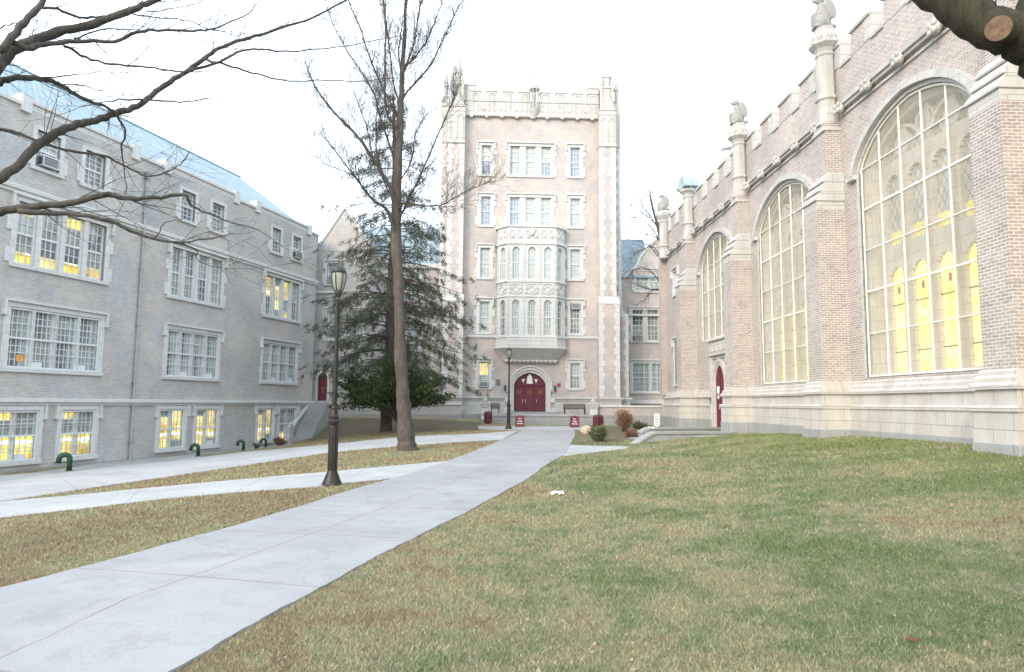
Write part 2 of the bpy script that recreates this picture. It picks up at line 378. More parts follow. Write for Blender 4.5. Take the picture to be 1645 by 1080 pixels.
def grasscolor(t, blade):
    g = geo(t); fl = nd(t, 'ShaderNodeVectorMath', operation='MULTIPLY'); t.links.new(g, fl.inputs[0]); fl.inputs[1].default_value = (1,1,0)
    p = fl.outputs[0]; sx = nd(t, 'ShaderNodeSeparateXYZ'); t.links.new(g, sx.inputs[0])
    # greener towards the right-hand lawn, driest on the left strips
    gx = math_(t, 'ADD', sx.outputs[0], math_(t, 'MULTIPLY', sx.outputs[1], -.06))
    side = nd(t, 'ShaderNodeMapRange'); side.inputs[1].default_value = -2.2; side.inputs[2].default_value = .8; side.inputs[3].default_value = -.19; side.inputs[4].default_value = .10
    t.links.new(gx, side.inputs[0])
    bld = nd(t, 'ShaderNodeMapRange'); bld.inputs[1].default_value = 6.5; bld.inputs[2].default_value = 10; bld.inputs[3].default_value = 0; bld.inputs[4].default_value = .14
    t.links.new(sx.outputs[0], bld.inputs[0])
    n1 = noise(t, p, .42, 5, .6, .3); n2 = noise(t, p, 2.6, 5, .7)
    v = math_(t, 'ADD', math_(t, 'ADD', math_(t, 'MULTIPLY', math_(t, 'SUBTRACT', n1, .5), 1.6), math_(t, 'ADD', math_(t, 'MULTIPLY', math_(t, 'SUBTRACT', n2, .5), 1.15), .5)), math_(t, 'ADD', side.outputs[0], bld.outputs[0]))
    c = ramp(t, v, [(.26, (.27,.215,.15)), (.40, (.31,.28,.19)), (.52, (.26,.255,.175)), (.64, (.20,.22,.135)), (.86, (.14,.18,.09))])
    cre = nd(t, 'ShaderNodeMapRange'); cre.inputs[1].default_value = 5; cre.inputs[2].default_value = 9.5; cre.inputs[4].default_value = .55; t.links.new(sx.outputs[0], cre.inputs[0])
    c = mixc(t, math_(t, 'MULTIPLY', cre.outputs[0], ramp(t, n2, [(.35, (0,0,0)), (.6, (1,1,1))])), c, (.25,.27,.10))
    fine = noise(t, g, 60 if not blade else 25, 3, .8)
    c = mixc(t, 1.0, c, ramp(t, fine, [(.25, (.62,.62,.60)), (.75, (1.35,1.33,1.25))]), 'MULTIPLY')
    bare = ramp(t, noise(t, p, 3.1, 6, .8, .8), [(.68, (0,0,0)), (.76, (.45,.45,.45))])
    c = mixc(t, bare, c, (.17,.14,.125))
    return c, g
m, t, b = newmat('lawn'); c, g = grasscolor(t, False)
t.links.new(c, b.inputs['Base Color']); b.inputs['Roughness'].default_value = 1; b.inputs['Specular IOR Level'].default_value = .1
bump(t, b, noise(t, g, 45, 5, .8), .04, .9); LAWN = m
m, t, b = newmat('grass_blade'); c, g = grasscolor(t, True)
at_ = nd(t, 'ShaderNodeAttribute', attribute_name='rnd')
c = mixc(t, 1.0, c, ramp(t, at_.outputs['Fac'], [(0, (.72,.86,.70)), (.5, (1.05,1.07,1.03)), (.85, (1.45,1.38,1.28)), (1, (1.9,1.75,1.6))]), 'MULTIPLY')
t.links.new(c, b.inputs['Base Color']); b.inputs['Roughness'].default_value = .8; b.inputs['Specular IOR Level'].default_value = .15; BLADE = m
def soil(name, a, c_):
    m, t, b = newmat(name); g = geo(t)
    c = ramp(t, noise(t, g, 4, 8, .8), [(.3, a), (.7, c_)]); t.links.new(c, b.inputs['Base Color']); b.inputs['Roughness'].default_value = 1
    bump(t, b, noise(t, g, 25, 5, .8), .05, 1); return m
MULCH = soil('mulch', (.085,.06,.045), (.22,.19,.12)); SLOPE = soil('bare_slope', (.13,.085,.065), (.15,.16,.085))
def bark(name, a, c_, sc=6):
    m, t, b = newmat(name); g = geo(t)
    mp = nd(t, 'ShaderNodeMapping'); mp.inputs['Scale'].default_value = (1,1,.25); t.links.new(g, mp.inputs[0])
    n = noise(t, mp.outputs[0], sc, 8, .75, .5)
    c = ramp(t, n, [(.3, a), (.7, c_)]); c = mixc(t, ramp(t, noise(t, g, 1.2, 4), [(.5, (0,0,0)), (.7, (.5,)*3)]), c, (a[0]*.9, a[1]*1.15, a[2]*.8))
    t.links.new(c, b.inputs['Base Color']); b.inputs['Roughness'].default_value = .95; b.inputs['Specular IOR Level'].default_value = .2
    bump(t, b, n, .02, 1); return m
BARK_N = bark('bark_near', (.04,.036,.034), (.13,.115,.105), 14)
BARK_C = bark('bark_grey', (.05,.043,.038), (.145,.125,.11), 9)
BARK_S = bark('bark_spruce', (.05,.038,.034), (.12,.095,.085), 7)
BARK_M = bark('bark_mossy', (.020,.018,.014), (.075,.070,.042), 16)
def foliage(name, a, c_):
    m, t, b = newmat(name); at2 = nd(t, 'ShaderNodeAttribute', attribute_name='rnd')
    c = ramp(t, at2.outputs['Fac'], [(0, a), (1, c_)]); t.links.new(c, b.inputs['Base Color']); b.inputs['Roughness'].default_value = .75
    b.inputs['Specular IOR Level'].default_value = .25
    return m
F_SPR = foliage('spruce_needles', (.016,.030,.020), (.070,.088,.048)); F_YEW = foliage('yew_needles', (.010,.022,.008), (.055,.078,.022))
F_SHR = foliage('shrub_leaves', (.04,.06,.025), (.16,.18,.09)); F_RED = foliage('bare_red_twigs', (.12,.07,.05), (.27,.15,.10))
F_LEAF = foliage('dead_leaves', (.13,.085,.055), (.34,.28,.21))
CUT = plain('cut_wood', (.22,.14,.09), .8, .35, 14)
def globe():
    m, t, b = newmat('lamp_glass'); b.inputs['Base Color'].default_value = (.30,.31,.27,1); b.inputs['Roughness'].default_value = .25
    b.inputs['Subsurface Weight'].default_value = 0; return m
GLOBE = globe()

# ------------------------------------------------------------------ terrain
CP = [(-3,4,0),(-1,9,0),(-1,20,.03),(0,15,0),(1.6,30,.16),(2.0,38,.28),(3,43,.33),(-3,43,.45),(-3.65,13.9,0),(-4.6,6.2,0),(-7,9.4,-.2),(-9.3,12.4,-.4),
      (-15.5,21,-.62),(-17,23,-.78),(-15.2,30,-.75),(-13.2,38,-.75),(-12.9,40,-.72),(-10.2,27,-.4),(-7.5,19,-.28),(-3.85,25,-.0),(-1.5,25,.06),(-6.56,36,.12),(-8.7,42,.80),(-3.3,43.6,.66),(-5.5,40.5,.38),(-9,33,-.22),
      (-10.4,40.3,.1),(-11,42,.75),(0,4,0),(2,9,.08),(1.6,21.7,0),(3.4,25.5,-.02),(4.5,24,.05),(5,14,.27),(6.5,20,.42),(6,25.5,.30),(8,16,.66),(9.9,13.5,.82),(10,21,.78),(9.9,25,.66),(9.3,28.2,.5),(9.3,33,.5),(6.5,31,.25),(9.5,40,.3),
      (5,38,.28),(5,5,.22),(9,6,.62),(12,2,.85),(13,12,.9),(14,25,.8),(14,40,.6),(-2,-6,-.05),(10,-8,.7),(-12,-4,-.3),(-12,6,-.4),(-22,10,-.7),(-25,30,-.75),(20,48,.6),(0,50,.7),(-16,50,.6),(-28,48,-.4),(28,10,.9),(28,35,.8),(-28,-10,-.6),(28,-12,.8)]
CP = np.array(CP, dtype=float)
def U_(r2): return r2*np.log(r2+1e-9)*.5
n_ = len(CP); dd = ((CP[:,None,:2]-CP[None,:,:2])**2).sum(-1)
A_ = np.zeros((n_+3, n_+3)); A_[:n_,:n_] = U_(dd)+np.eye(n_)*1.2; A_[:n_,n_] = 1; A_[:n_,n_+1:] = CP[:,:2]; A_[n_,:n_] = 1; A_[n_+1:,:n_] = CP[:,:2].T
W_ = np.linalg.solve(A_, np.concatenate([CP[:,2], [0,0,0]]))
def zt(x, y):
    x = np.asarray(x, float); y = np.asarray(y, float); sh = x.shape; x = x.ravel(); y = y.ravel()
    r2 = (x[:,None]-CP[None,:,0])**2+(y[:,None]-CP[None,:,1])**2
    z = U_(r2) @ W_[:n_] + W_[n_] + W_[n_+1]*x + W_[n_+2]*y
    z = np.clip(z, -.95, 1.0)
    k = np.clip((np.hypot(x, y-18)-34)/25, 0, 1); k = k*k*(3-2*k)
    return (z*(1-k) + (-.3)*k).reshape(sh)
def zt1(x, y): return float(zt(np.array([x]), np.array([y]))[0])
def ground_at(px, py):
    d = ray(px, py); t = 1.5; p = None
    while t < 120:
        q = Vector((0,0,EYE))+d*t
        if q.z < zt1(q.x, q.y):
            a, b_ = t-.25, t
            for _ in range(18):
                m_ = (a+b_)/2; q = Vector((0,0,EYE))+d*m_
                if q.z < zt1(q.x, q.y): b_ = m_
                else: a = m_
            q = Vector((0,0,EYE))+d*b_; return q
        t += .25
    return Vector((0,0,EYE))+d*60
def gridmesh(name, X, Y, Z, mat):
    ny, nx = X.shape; me = bpy.data.meshes.new(name)
    v = np.stack([X,Y,Z],-1).reshape(-1,3); i = np.arange(ny*nx).reshape(ny,nx)
    f = np.stack([i[:-1,:-1], i[:-1,1:], i[1:,1:], i[1:,:-1]],-1).reshape(-1,4)
    me.from_pydata(v.tolist(), [], f.tolist()); me.materials.append(mat); me.polygons.foreach_set('use_smooth', [True]*len(f)); me.update()
    o = bpy.data.objects.new(name, me); scene.collection.objects.link(o); return o
xs = np.concatenate([-np.geomspace(900,28,14), np.arange(-27,27.01,.35), np.geomspace(28,900,14)])
ys = np.concatenate([-np.geomspace(900,9,12), np.arange(-8,56.01,.35), np.geomspace(57,1200,14)])
X, Y = np.meshgrid(xs, ys); Z = zt(X, Y)
tag(gridmesh('ground', X, Y, Z, LAWN), kind='structure')

def resample(pts, n):
    P = np.array([[p.x, p.y] for p in pts]); s = np.r_[0, np.cumsum(np.hypot(*np.diff(P, axis=0).T))]; q = np.linspace(0, s[-1], n)
    return np.stack([np.interp(q, s, P[:,0]), np.interp(q, s, P[:,1])], 1), s[-1]
def strip(name, e1, e2, mat, off, n=90, k=8, world_pts=False):
    a = [Vector(p) for p in e1] if world_pts else [ground_at(*p) for p in e1]
    b_ = [Vector(p) for p in e2] if world_pts else [ground_at(*p) for p in e2]
    A, la = resample(a, n); B, lb = resample(b_, n)
    q_ = np.linspace(0, 1, n)*la
    for E_, ph in ((A, .3), (B, 2.1)):
        w_ = .010*np.sin(q_*3.1+ph)+.006*np.sin(q_*9.7+ph*3)+.005*np.sin(q_*23+ph); T_ = np.gradient(E_, axis=0); T_ /= np.linalg.norm(T_, axis=1)[:,None]+1e-9; E_ += np.stack([-T_[:,1], T_[:,0]],1)*w_[:,None]
    tt = np.linspace(0, 1, k)
    X = A[:,None,0]*(1-tt)+B[:,None,0]*tt; Y = A[:,None,1]*(1-tt)+B[:,None,1]*tt; Z = zt(X, Y)+off
    # skirts down into the soil
    Xs = np.concatenate([X[:,:1], X, X[:,-1:]],1); Ys = np.concatenate([Y[:,:1], Y, Y[:,-1:]],1); Zs = np.concatenate([Z[:,:1]-.08, Z, Z[:,-1:]-.08],1)
    o = gridmesh(name, Xs, Ys, Zs, mat); me = o.data; me.polygons.foreach_set('use_smooth', [False]*len(me.polygons))
    U = np.concatenate([[0], tt, [1]]); V = np.linspace(0, (la+lb)/2, n)
    UV = np.stack(np.meshgrid(U, V), -1).reshape(-1,2); vi = np.empty(len(me.loops), dtype=np.int32); me.loops.foreach_get('vertex_index', vi)
    l = me.uv_layers.new(name='uv'); l.data.foreach_set('uv', UV[vi].ravel()); tag(o, kind='structure')
    PATHS.append((A, B)); return o
PATHS = []
strip('main_path', [(-330,1090),(0,948),(83,927),(277,874),(485,814),(631,770),(716,742),(770,722),(805,708),(830,697),(846,688)],
      [(60,1190),(277,1080),(400,1010),(517,945),(640,878),(760,819),(850,769),(905,733),(917,713),(924,700),(921,688)], CONC, .020, 420, 12)
strip('middle_walk', [(-60,812),(0,807),(268,782),(527,759),(716,742),(760,733)], [(-60,840),(0,833),(268,802),(383,792),(513,783),(631,770),(700,758)], CONC1, .016)
strip('far_walk', [(-60,783),(0,775),(171,752),(388,727),(527,715),(647,702.5),(760,698),(835,692)], [(-60,812),(18,804),(185,779),(342,756),(527,728),(637,718),(720,712),(806,707)], CONC1, .012)
strip('cross_walk', [(912,715),(940,716),(994,717),(1010,718)], [(895,735),(930,730),(970,725),(1006,721.5)], CONC1, .010, 30, 5)
strip('entrance_apron', [(768,685),(860,685.5),(950,686)], [(768,690),(860,691),(950,691)], CONC1, .024, 30, 4)
strip('planting_bed', [(926,690),(960,686),(1045,684)], [(920,713),(960,714.5),(992,716)], MULCH, .008, 40, 10)
strip('gravel_edge', [(-60,776),(0,765),(171,742),(388,718),(468,711)], [(-60,784),(0,777),(171,753),(388,728),(470,720)], CONC0, .006, 60, 3)

# ------------------------------------------------------------------ architectural helpers
def arch_z(u, c, hw, spring, apex):
    t = min(1, abs(u-c)/hw); return spring+(apex-spring)*(.82*(1-t**2.4)**.7+.18*(1-t))
def arch_pts(c, hw, spring, apex, n=18):
    us = [c-hw*math.cos(math.pi*i/n) for i in range(n+1)]
    return [(u, arch_z(u, c, hw, spring, apex)) for u in us]
def wall(mb, u0, u1, z0, z1, holes, y=0, reveal=.35, m=0, mr=0, topf=None):
    """front face with real openings; a hole is (a, b, zb, zt) or (a, b, zb, spring, apex)"""
    xs = {u0, u1}
    for h in holes:
        xs |= {h[0], h[1]}
        if len(h) == 5: xs |= {p[0] for p in arch_pts((h[0]+h[1])/2, (h[1]-h[0])/2, h[3], h[4])}
    if topf: xs |= set(np.linspace(u0, u1, 9).tolist())
    xs = sorted(x for x in xs if u0-1e-9 <= x <= u1+1e-9); xs = [x for i, x in enumerate(xs) if i == 0 or x-xs[i-1] > 1e-6]
    tf = topf or (lambda u: z1)
    def zt_(h, u): return h[3] if len(h) == 4 else arch_z(u, (h[0]+h[1])/2, (h[1]-h[0])/2, h[3], h[4])
    for a, b_ in zip(xs[:-1], xs[1:]):
        mid = (a+b_)/2; hs = sorted([h for h in holes if h[0] < mid < h[1]], key=lambda h: h[2])
        la = lb = z0
        for h in hs:
            mb.face([(a,y,la),(b_,y,lb),(b_,y,h[2]),(a,y,h[2])], m)
            la, lb = zt_(h, a), zt_(h, b_)
            mb.face([(a,y,la),(b_,y,lb),(b_,y+reveal,lb),(a,y+reveal,la)], mr)
            mb.face([(a,y,h[2]),(b_,y,h[2]),(b_,y+reveal,h[2]),(a,y+reveal,h[2])], mr)
        mb.face([(a,y,la),(b_,y,lb),(b_,y,tf(b_)),(a,y,tf(a))], m)
    for h in holes:
        s = h[3]
        mb.face([(h[0],y,h[2]),(h[0],y+reveal,h[2]),(h[0],y+reveal,s),(h[0],y,s)], mr)
        mb.face([(h[1],y,h[2]),(h[1],y,s),(h[1],y+reveal,s),(h[1],y+reveal,h[2])], mr)
def band(mb, pts, w, yf, yb, m=0):
    n = len(pts); P = [Vector((p[0], p[1])) for p in pts]; out = []
    for i in range(n):
        t = (P[min(i+1,n-1)]-P[max(i-1,0)]).normalized(); out.append(P[i]+Vector((-t.y, t.x))*w)
    for i in range(n-1):
        a, b_, c, d = P[i], P[i+1], out[i+1], out[i]
        mb.face([(a.x,yf,a.y),(b_.x,yf,b_.y),(c.x,yf,c.y),(d.x,yf,d.y)], m)
        mb.face([(d.x,yf,d.y),(c.x,yf,c.y),(c.x,yb,c.y),(d.x,yb,d.y)], m)
        mb.face([(a.x,yb,a.y),(b_.x,yb,b_.y),(b_.x,yf,b_.y),(a.x,yf,a.y)], m)
    for i in (0, n-1):
        a, d = P[i], out[i]; mb.face([(a.x,yf,a.y),(d.x,yf,d.y),(d.x,yb,d.y),(a.x,yb,a.y)], m)
def ac_unit(parent, uc, z, y, w=.62, h=.4, d=.35, lab=None):
    mb = MB(); mb.box(uc-w/2, uc+w/2, y-d, y+.1, z, z+h, 0)
    mb.box(uc-w/2+.04, uc+w/2-.04, y-d-.012, y-d, z+.05, z+h-.05, 1)
    for i in range(6): mb.box(uc-w/2+.05, uc+w/2-.05, y-d-.02, y-d-.012, z+.07+i*(h-.14)/6, z+.085+i*(h-.14)/6, 0)
    mb.box(uc-w/2-.015, uc-w/2, y-d+.05, y-.1, z+.06, z+h-.06, 1)
    return mb.build('air_conditioner', [METAL, DARKM], parent, bevel=.006)
def window(parent, u0, u1, z0, z1, n=1, rows=6, cols=3, mats=None, surround=.2, hood=True, mull=.16, rec=.16, quoin=True, ac=None, screen=False,
           litrows=None, name='window', sill=True, inner=None):
    """stone surround and mullions; sub-parts sash, pane, air_conditioner, screen. mats: per light list of pane materials (upper, lower)"""
    mb = MB(); s = surround; yf = -.05
    if s:
        mb.box(u0-s, u0, yf, .30, z0, z1); mb.box(u1, u1+s, yf, .30, z0, z1); mb.box(u0-s, u1+s, yf-.004, .30, z1, z1+s*.9)
        if sill: mb.box(u0-s-.03, u1+s+.03, yf-.05, .30, z0-.13, z0)
        if hood:
            zt_ = z1+s*.9; mb.box(u0-s-.08, u1+s+.08, yf-.11, .05, zt_, zt_+.09)
            for x in (u0-s-.08, u1+s): mb.box(x, x+.08, yf-.11, .02, zt_-.42, zt_); mb.box(x-.03, x+.11, yf-.13, .02, zt_-.49, zt_-.42)
        if quoin:
            k = max(2, int((z1-z0)/.55)); hh = (z1-z0)/k
            for i in range(k):
                if i % 2 == 0:
                    mb.box(u0-s-.16, u0-s, yf+.003, .05, z0+i*hh+.02, z0+(i+1)*hh-.02); mb.box(u1+s, u1+s+.16, yf+.003, .05, z0+i*hh+.02, z0+(i+1)*hh-.02)
    W = (u1-u0-(n-1)*mull)/n
    for i in range(1, n):
        x = u0+i*W+(i-1)*mull; mb.box(x, x+mull, .0, .30, z0, z1)
    w = mb.build(name, ST_W, parent, bevel=.012)
    sb = MB(); pb = MB(); ml = []; y = rec
    def mi(mt):
        if mt not in ml: ml.append(mt)
        return ml.index(mt)
    for i in range(n):
        a = u0+i*(W+mull); b_ = a+W; fr = .055
        sb.box(a, a+fr, y-.05, y+.05, z0, z1); sb.box(b_-fr, b_, y-.05, y+.05, z0, z1); sb.box(a+fr, b_-fr, y-.05, y+.05, z0, z0+.08); sb.box(a+fr, b_-fr, y-.05, y+.05, z1-.06, z1)
        zm = (z0+z1)/2; sb.box(a+fr, b_-fr, y-.045, y+.04, zm-.035, zm+.035)
        for j in range(1, cols):
            x = a+fr+(b_-a-2*fr)*j/cols; sb.box(x-.014, x+.014, y-.02, y+.02, z0+.08, z1-.06)
        for half, (q0, q1) in enumerate(((z0+.08, zm-.035), (zm+.035, z1-.06))):
            r = rows//2
            for j in range(1, r):
                z = q0+(q1-q0)*j/r; sb.box(a+fr, b_-fr, y-.017, y+.017, z-.014, z+.014)
        mm = mats[i % len(mats)] if mats else (G_DARK, G_DARK)
        yp = y+.022
        bounds = [(z0+.08, zm, mm[1]), (zm, z1-.06, mm[0])]
        if len(mm) == 3: bounds = [(z0+.08, z0+.08+(zm-z0)*.35, mm[2]), (z0+.08+(zm-z0)*.35, zm, mm[1]), (zm, z1-.06, mm[0])]
        if len(mm) == 4: q = z1-.06-(z1-zm)*.33; bounds = [(z0+.08, z0+.08+(zm-z0)*.35, mm[3]), (z0+.08+(zm-z0)*.35, zm, mm[2]), (zm, q, mm[1]), (q, z1-.06, mm[0])]
        for q0, q1, mt in bounds:
            if inner:      # curtains on one side of the light
                xm = a+fr+(b_-a-2*fr)*inner
                pb.face([(a+fr,yp,q0),(xm,yp,q0),(xm,yp,q1),(a+fr,yp,q1)], mi(mt)); pb.face([(xm,yp,q0),(b_-fr,yp,q0),(b_-fr,yp,q1),(xm,yp,q1)], mi(G_CURT))
            else: pb.face([(a+fr,yp,q0),(b_-fr,yp,q0),(b_-fr,yp,q1),(a+fr,yp,q1)], mi(mt))
    sb.build('sash', TRIM, w); pb.build('pane', ml, w)
    if ac is not None: ac_unit(w, (u0+u1)/2 if ac[0] is None else ac[0], ac[1], rec-.02, w=min(.62, W*.85))
    if screen:
        q = MB(); nx, nz = screen
        for i in range(nx+1):
            x = u0+.03+(u1-u0-.06)*i/nx; q.box(x-.028, x+.028, .0, .035, z0+.02, z1-.02)
        for j in range(nz+1):
            z = z0+.04+(z1-z0-.08)*j/nz; t_ = .028 if (j in (0, nz) or j*2 == nz) else .012
            q.box(u0+.02, u1-.02, -.006, .03, z-t_, z+t_)
        q.build('screen', TRIM, w)
    return w

# ------------------------------------------------------------------ left school wing
LB = empty('school_wing', FR['L'][0], FR['L'][1], 'long grey brick school wing on the left with white stone windows and blue slate roof', 'building')
LE = 19.3; GA, GB, GC = (-.05, 4.0), (7.15, 10.85), (14.05, 17.6)
holes = []; W1 = []; W2 = []; W3 = []; W0 = []
for g_ in (GA, GB, GC): W1.append((g_[0]+.2, g_[1]-.2, 2.75, 4.85)); W2.append((g_[0]+.2, g_[1]-.2, 6.35, 8.55))
for a, b_ in ((.62,1.55),(2.62,3.55),(7.72,8.6),(9.75,10.6),(14.6,15.4),(16.6,17.4)): W3.append((a, b_, 9.95, 11.3))
for a, b_ in ((-.15,1.5),(2.4,3.85),(7.15,8.65),(9.4,10.9),(14.05,15.4),(16.0,17.55)): W0.append((a, b_, -.45, 1.3))
mb = MB(); wall(mb, -9, LE, -1.6, 11.9, W0+W1+W2+W3, reveal=.3)
mb.box(-9, LE, .35, 14, -1.6, 11.9); mb.box(-9, -8.9, 0, 14, -1.6, 11.9); mb.box(LE-.12, LE, 0, .35, -1.6, 11.9)
mb.build('wall', BR_L, LB)
mb = MB(); mb.prismx([(.25,11.88),(6.2,16.3),(12,16.3),(14,11.88)], -9, LE+.4); mb.tube([(-9,6.2,16.33),(LE+.4,6.2,16.33)], .07, 6)
rf = mb.build('roof', SLATE, LB)
mb = MB()
for z, h, p in ((8.92,.16,.14),(8.80,.12,.07),(1.58,.15,.15),(1.47,.11,.07)): mb.box(-9, LE, -p, .02, z, z+h)
mb.build('string_course', ST_W, LB, bevel=.015)
mb = MB(); blocks = [-5.6,-3.0,.1,4.95,6.75,11.45,13.2,18.2]; prev = -9; hi = False
for bx_ in blocks+[LE]:
    z = 12.12 if hi else 11.9; mb.box(prev, bx_, -.08, .34, z, z+.13); mb.box(prev, bx_, -.003, .3, 11.9, z) if hi else None
    if bx_ != LE: mb.box(bx_-.19, bx_+.19, -.12, .36, 11.72, 12.34)
    prev = bx_; hi = not hi
mb.build('coping', ST_W, LB, bevel=.012)
mb = MB(); mb.box(-9, LE, -.10, .0, -1.6, -.72); mb.build('plinth', CONC0, LB)
DK = (G_MID, G_DARK); LT = (LIT, G_MID, G_DARK, LIT)
m2 = [[(LIT_W,G_BLIND,G_MID,LIT),(G_MID,G_MID,G_DARK,LIT_W),(LIT,G_MID,G_DARK,LIT),(G_MID,G_DARK,G_MID,LIT_W)], [(G_MID,G_MID),(G_DARK,G_MID),(G_MID,G_DARK),(G_MID,G_MID)], [(LIT_W,LIT,G_DARK,G_MID),(G_DARK,LIT_W,LIT_W,G_MID),(LIT,LIT_W,G_MID,LIT_W),(G_MID,G_DARK)]]
for h, mm in zip(W2, m2): window(LB, *h, n=4, rows=6, cols=3, mats=mm, mull=.2)
for h in W1: window(LB, *h, n=4, rows=8, cols=4, mats=[(G_MID,G_DARK),(G_DARK,G_MID)], screen=(4,4), inner=.66, mull=.1, quoin=False)
for i, h in enumerate(W3): window(LB, *h, rows=6, cols=3, mats=[(G_BLIND,G_MID)] if i == 0 else [(G_DARK,G_MID)] if i % 2 else [(G_MID,G_DARK)], surround=.17, hood=False,
                                  ac=(None, 10.02) if i in (0, 5) else None)
for i, h in enumerate(W0): window(LB, *h, n=2, rows=6, cols=3, mats=[(LIT_W,G_MID,LIT,LIT),(G_MID,G_MID,LIT,LIT)] if i < 2 else [(G_MID,LIT_W,LIT,LIT_W),(LIT_W,LIT,G_CURT)] if i < 5 else [(G_MID,G_CURT,LIT_W)], screen=(2,4), mull=.08, surround=.17,
                                  quoin=False, hood=False)
for (a, b_, z0, z1) in W0:
    mb = MB()
    for x in (a-.27, b_+.18): mb.box(x, x+.09, -.1, .02, 1.05, 1.47); mb.box(x-.03, x+.12, -.12, .02, .98, 1.05)
    mb.build('label_mould', ST_W, LB)
mb = MB(); px_ = 5.6; mb.tube([(px_,-.09,11.2),(px_,-.09,-.8)], .055, 8); mb.box(px_-.12, px_+.12, -.2, 0, 11.1, 11.4)
for z in (9.6,7.2,4.8,2.4,0): mb.box(px_-.09, px_+.09, -.15, 0, z, z+.05)
mb.build('downspout', plain('lead_pipe', (.34,.34,.35), .6, .15, 5), LB, smooth=False)
mb = MB(); mb.box(.62, .88, .14, .155, 3.0, 3.22); mb.build('paper_notice', ORANGE, LB)
for x, z in ((1.0,2.78),(2.8,2.78),(9.9,2.78),(8.2,2.78),(15.0,2.78),(16.6,2.78),(.6,-.42),(10.2,-.42)): mb = MB(); mb.box(x, x+.5, .03, .13, z, z+.22); mb.build('window_box', TRIM, LB)
# green vent pipes with a gooseneck
def gooseneck(px, py, label, s=1.0):
    p = ground_at(px, py); o = empty('vent_pipe', (p.x, p.y, p.z-.02), R(112), label, 'vent pipe', 'green gooseneck pipes along the left wall')
    mb = MB(); r = .085*s; H = .42*s; pts = [(0,0,0),(0,0,H)]+[(0, .16*s-.16*s*math.cos(a), H+.16*s*math.sin(a)) for a in np.linspace(.3, math.pi*.92, 8)]+[(0,.34*s,H-.12*s)]
    mb.tube(pts, r, 12); mb.build('pipe', GREEN_M, o, smooth=True)
    mb = MB(); mb.lathe([(r*1.5,0),(r*1.5,.04),(r*1.1,.06)], 0, 0, 14); mb.build('flange', GREEN_M, o)
gooseneck(111, 757, 'green gooseneck pipe nearest the camera, left of the lit basement windows', .95)
gooseneck(318, 733, 'green gooseneck pipe beneath the middle pair of lit basement windows', .85)
gooseneck(391, 724, 'green gooseneck pipe against blank brick between middle and far basement windows', .8)
gooseneck(427, 719, 'green gooseneck pipe farthest away, near the foot of the stone stair', .75)

# ------------------------------------------------------------------ central tower
TW = empty('school_tower', FR['T'][0], FR['T'][1], 'tall buff brick school tower with white battlements, oriel bay and maroon doors', 'building')
def TU(px): return (fp('T', px, 400)[0]+fp('T', px, 300)[0])/2
def TZ(py, px=860): return fp('T', px, py)[1]
TC = -.33; HW = 4.92
zA0, zA1, zB0, zB1 = TZ(283), TZ(236), TZ(364), TZ(318)
zC0, zC1, zD0, zD1 = TZ(448), TZ(400), TZ(536), TZ(486); zG0, zG1 = TZ(624), TZ(583)
zS = TZ(543); zP0 = TZ(187); zPc = TZ(165); zPm = TZ(149)
def sy(u): return TC+u
sing = [(TC-3.62, TC-2.92), (TC+2.82, TC+3.52)]
trip = (TC-1.55, TC+1.42)
holes = [(a, b_, z0, z1) for a, b_ in sing for z0, z1 in ((zA0,zA1),(zB0,zB1),(zC0,zC1),(zD0,zD1),(zG0,zG1))]
holes += [(*trip, zA0, zA1), (*trip, zB0, zB1), (TC-1.13, TC+1.08, 1.12, 3.0, 3.85)]
mb = MB(); wall(mb, TC-HW, TC+HW, .3, zP0, holes, reveal=.35)
mb.box(TC-6.1, TC+6.1, .4, 10, .3, zPc-.1); mb.build('wall', BR_T, TW)
# parapet
mb = MB(); y0 = -.14
mb.box(TC-HW, TC+HW, y0, .32, zP0, zPc-.08); mb.box(TC-HW, TC+HW, y0-.1, .3, zP0-.16, zP0); mb.box(TC-HW, TC+HW, y0-.05, .36, zPc-.08, zPc)
mers = [TU(x) for x in (761.5,787.5,814.5,841,875,901,928.5,952.5)]
batt = mb
for x in mers:
    mb = MB(); mb.box(x-.37, x+.37, y0+.002, .31, zPc, zPm-.09); mb.box(x-.42, x+.42, y0-.05, .36, zPm-.09, zPm)
    mb.box(x-.22, x-.17, y0-.035, y0, zP0+.2, zPm-.25); mb.box(x+.17, x+.22, y0-.035, y0, zP0+.2, zPm-.25); mb.prism([(x-.22,zPm-.25),(x+.22,zPm-.25),(x,zPm-.12)], y0-.035, y0)
    mb.build('merlon', ST, TW, bevel=.015)
mb = batt
for a, b_ in zip(mers[:-1], mers[1:]):
    if b_-a < 1.35:
        c = (a+b_)/2; mb.prism([(c-.2,zP0+.45),(c,zP0+.22),(c+.2,zP0+.45),(c,zP0+.68)], y0-.04, y0)
for x in np.linspace(TC-4.4, TC+4.4, 9): mb.box(x-.12, x+.12, y0-.16, 0, zP0-.28, zP0-.16)
mb.build('battlement', ST, TW, bevel=.015)
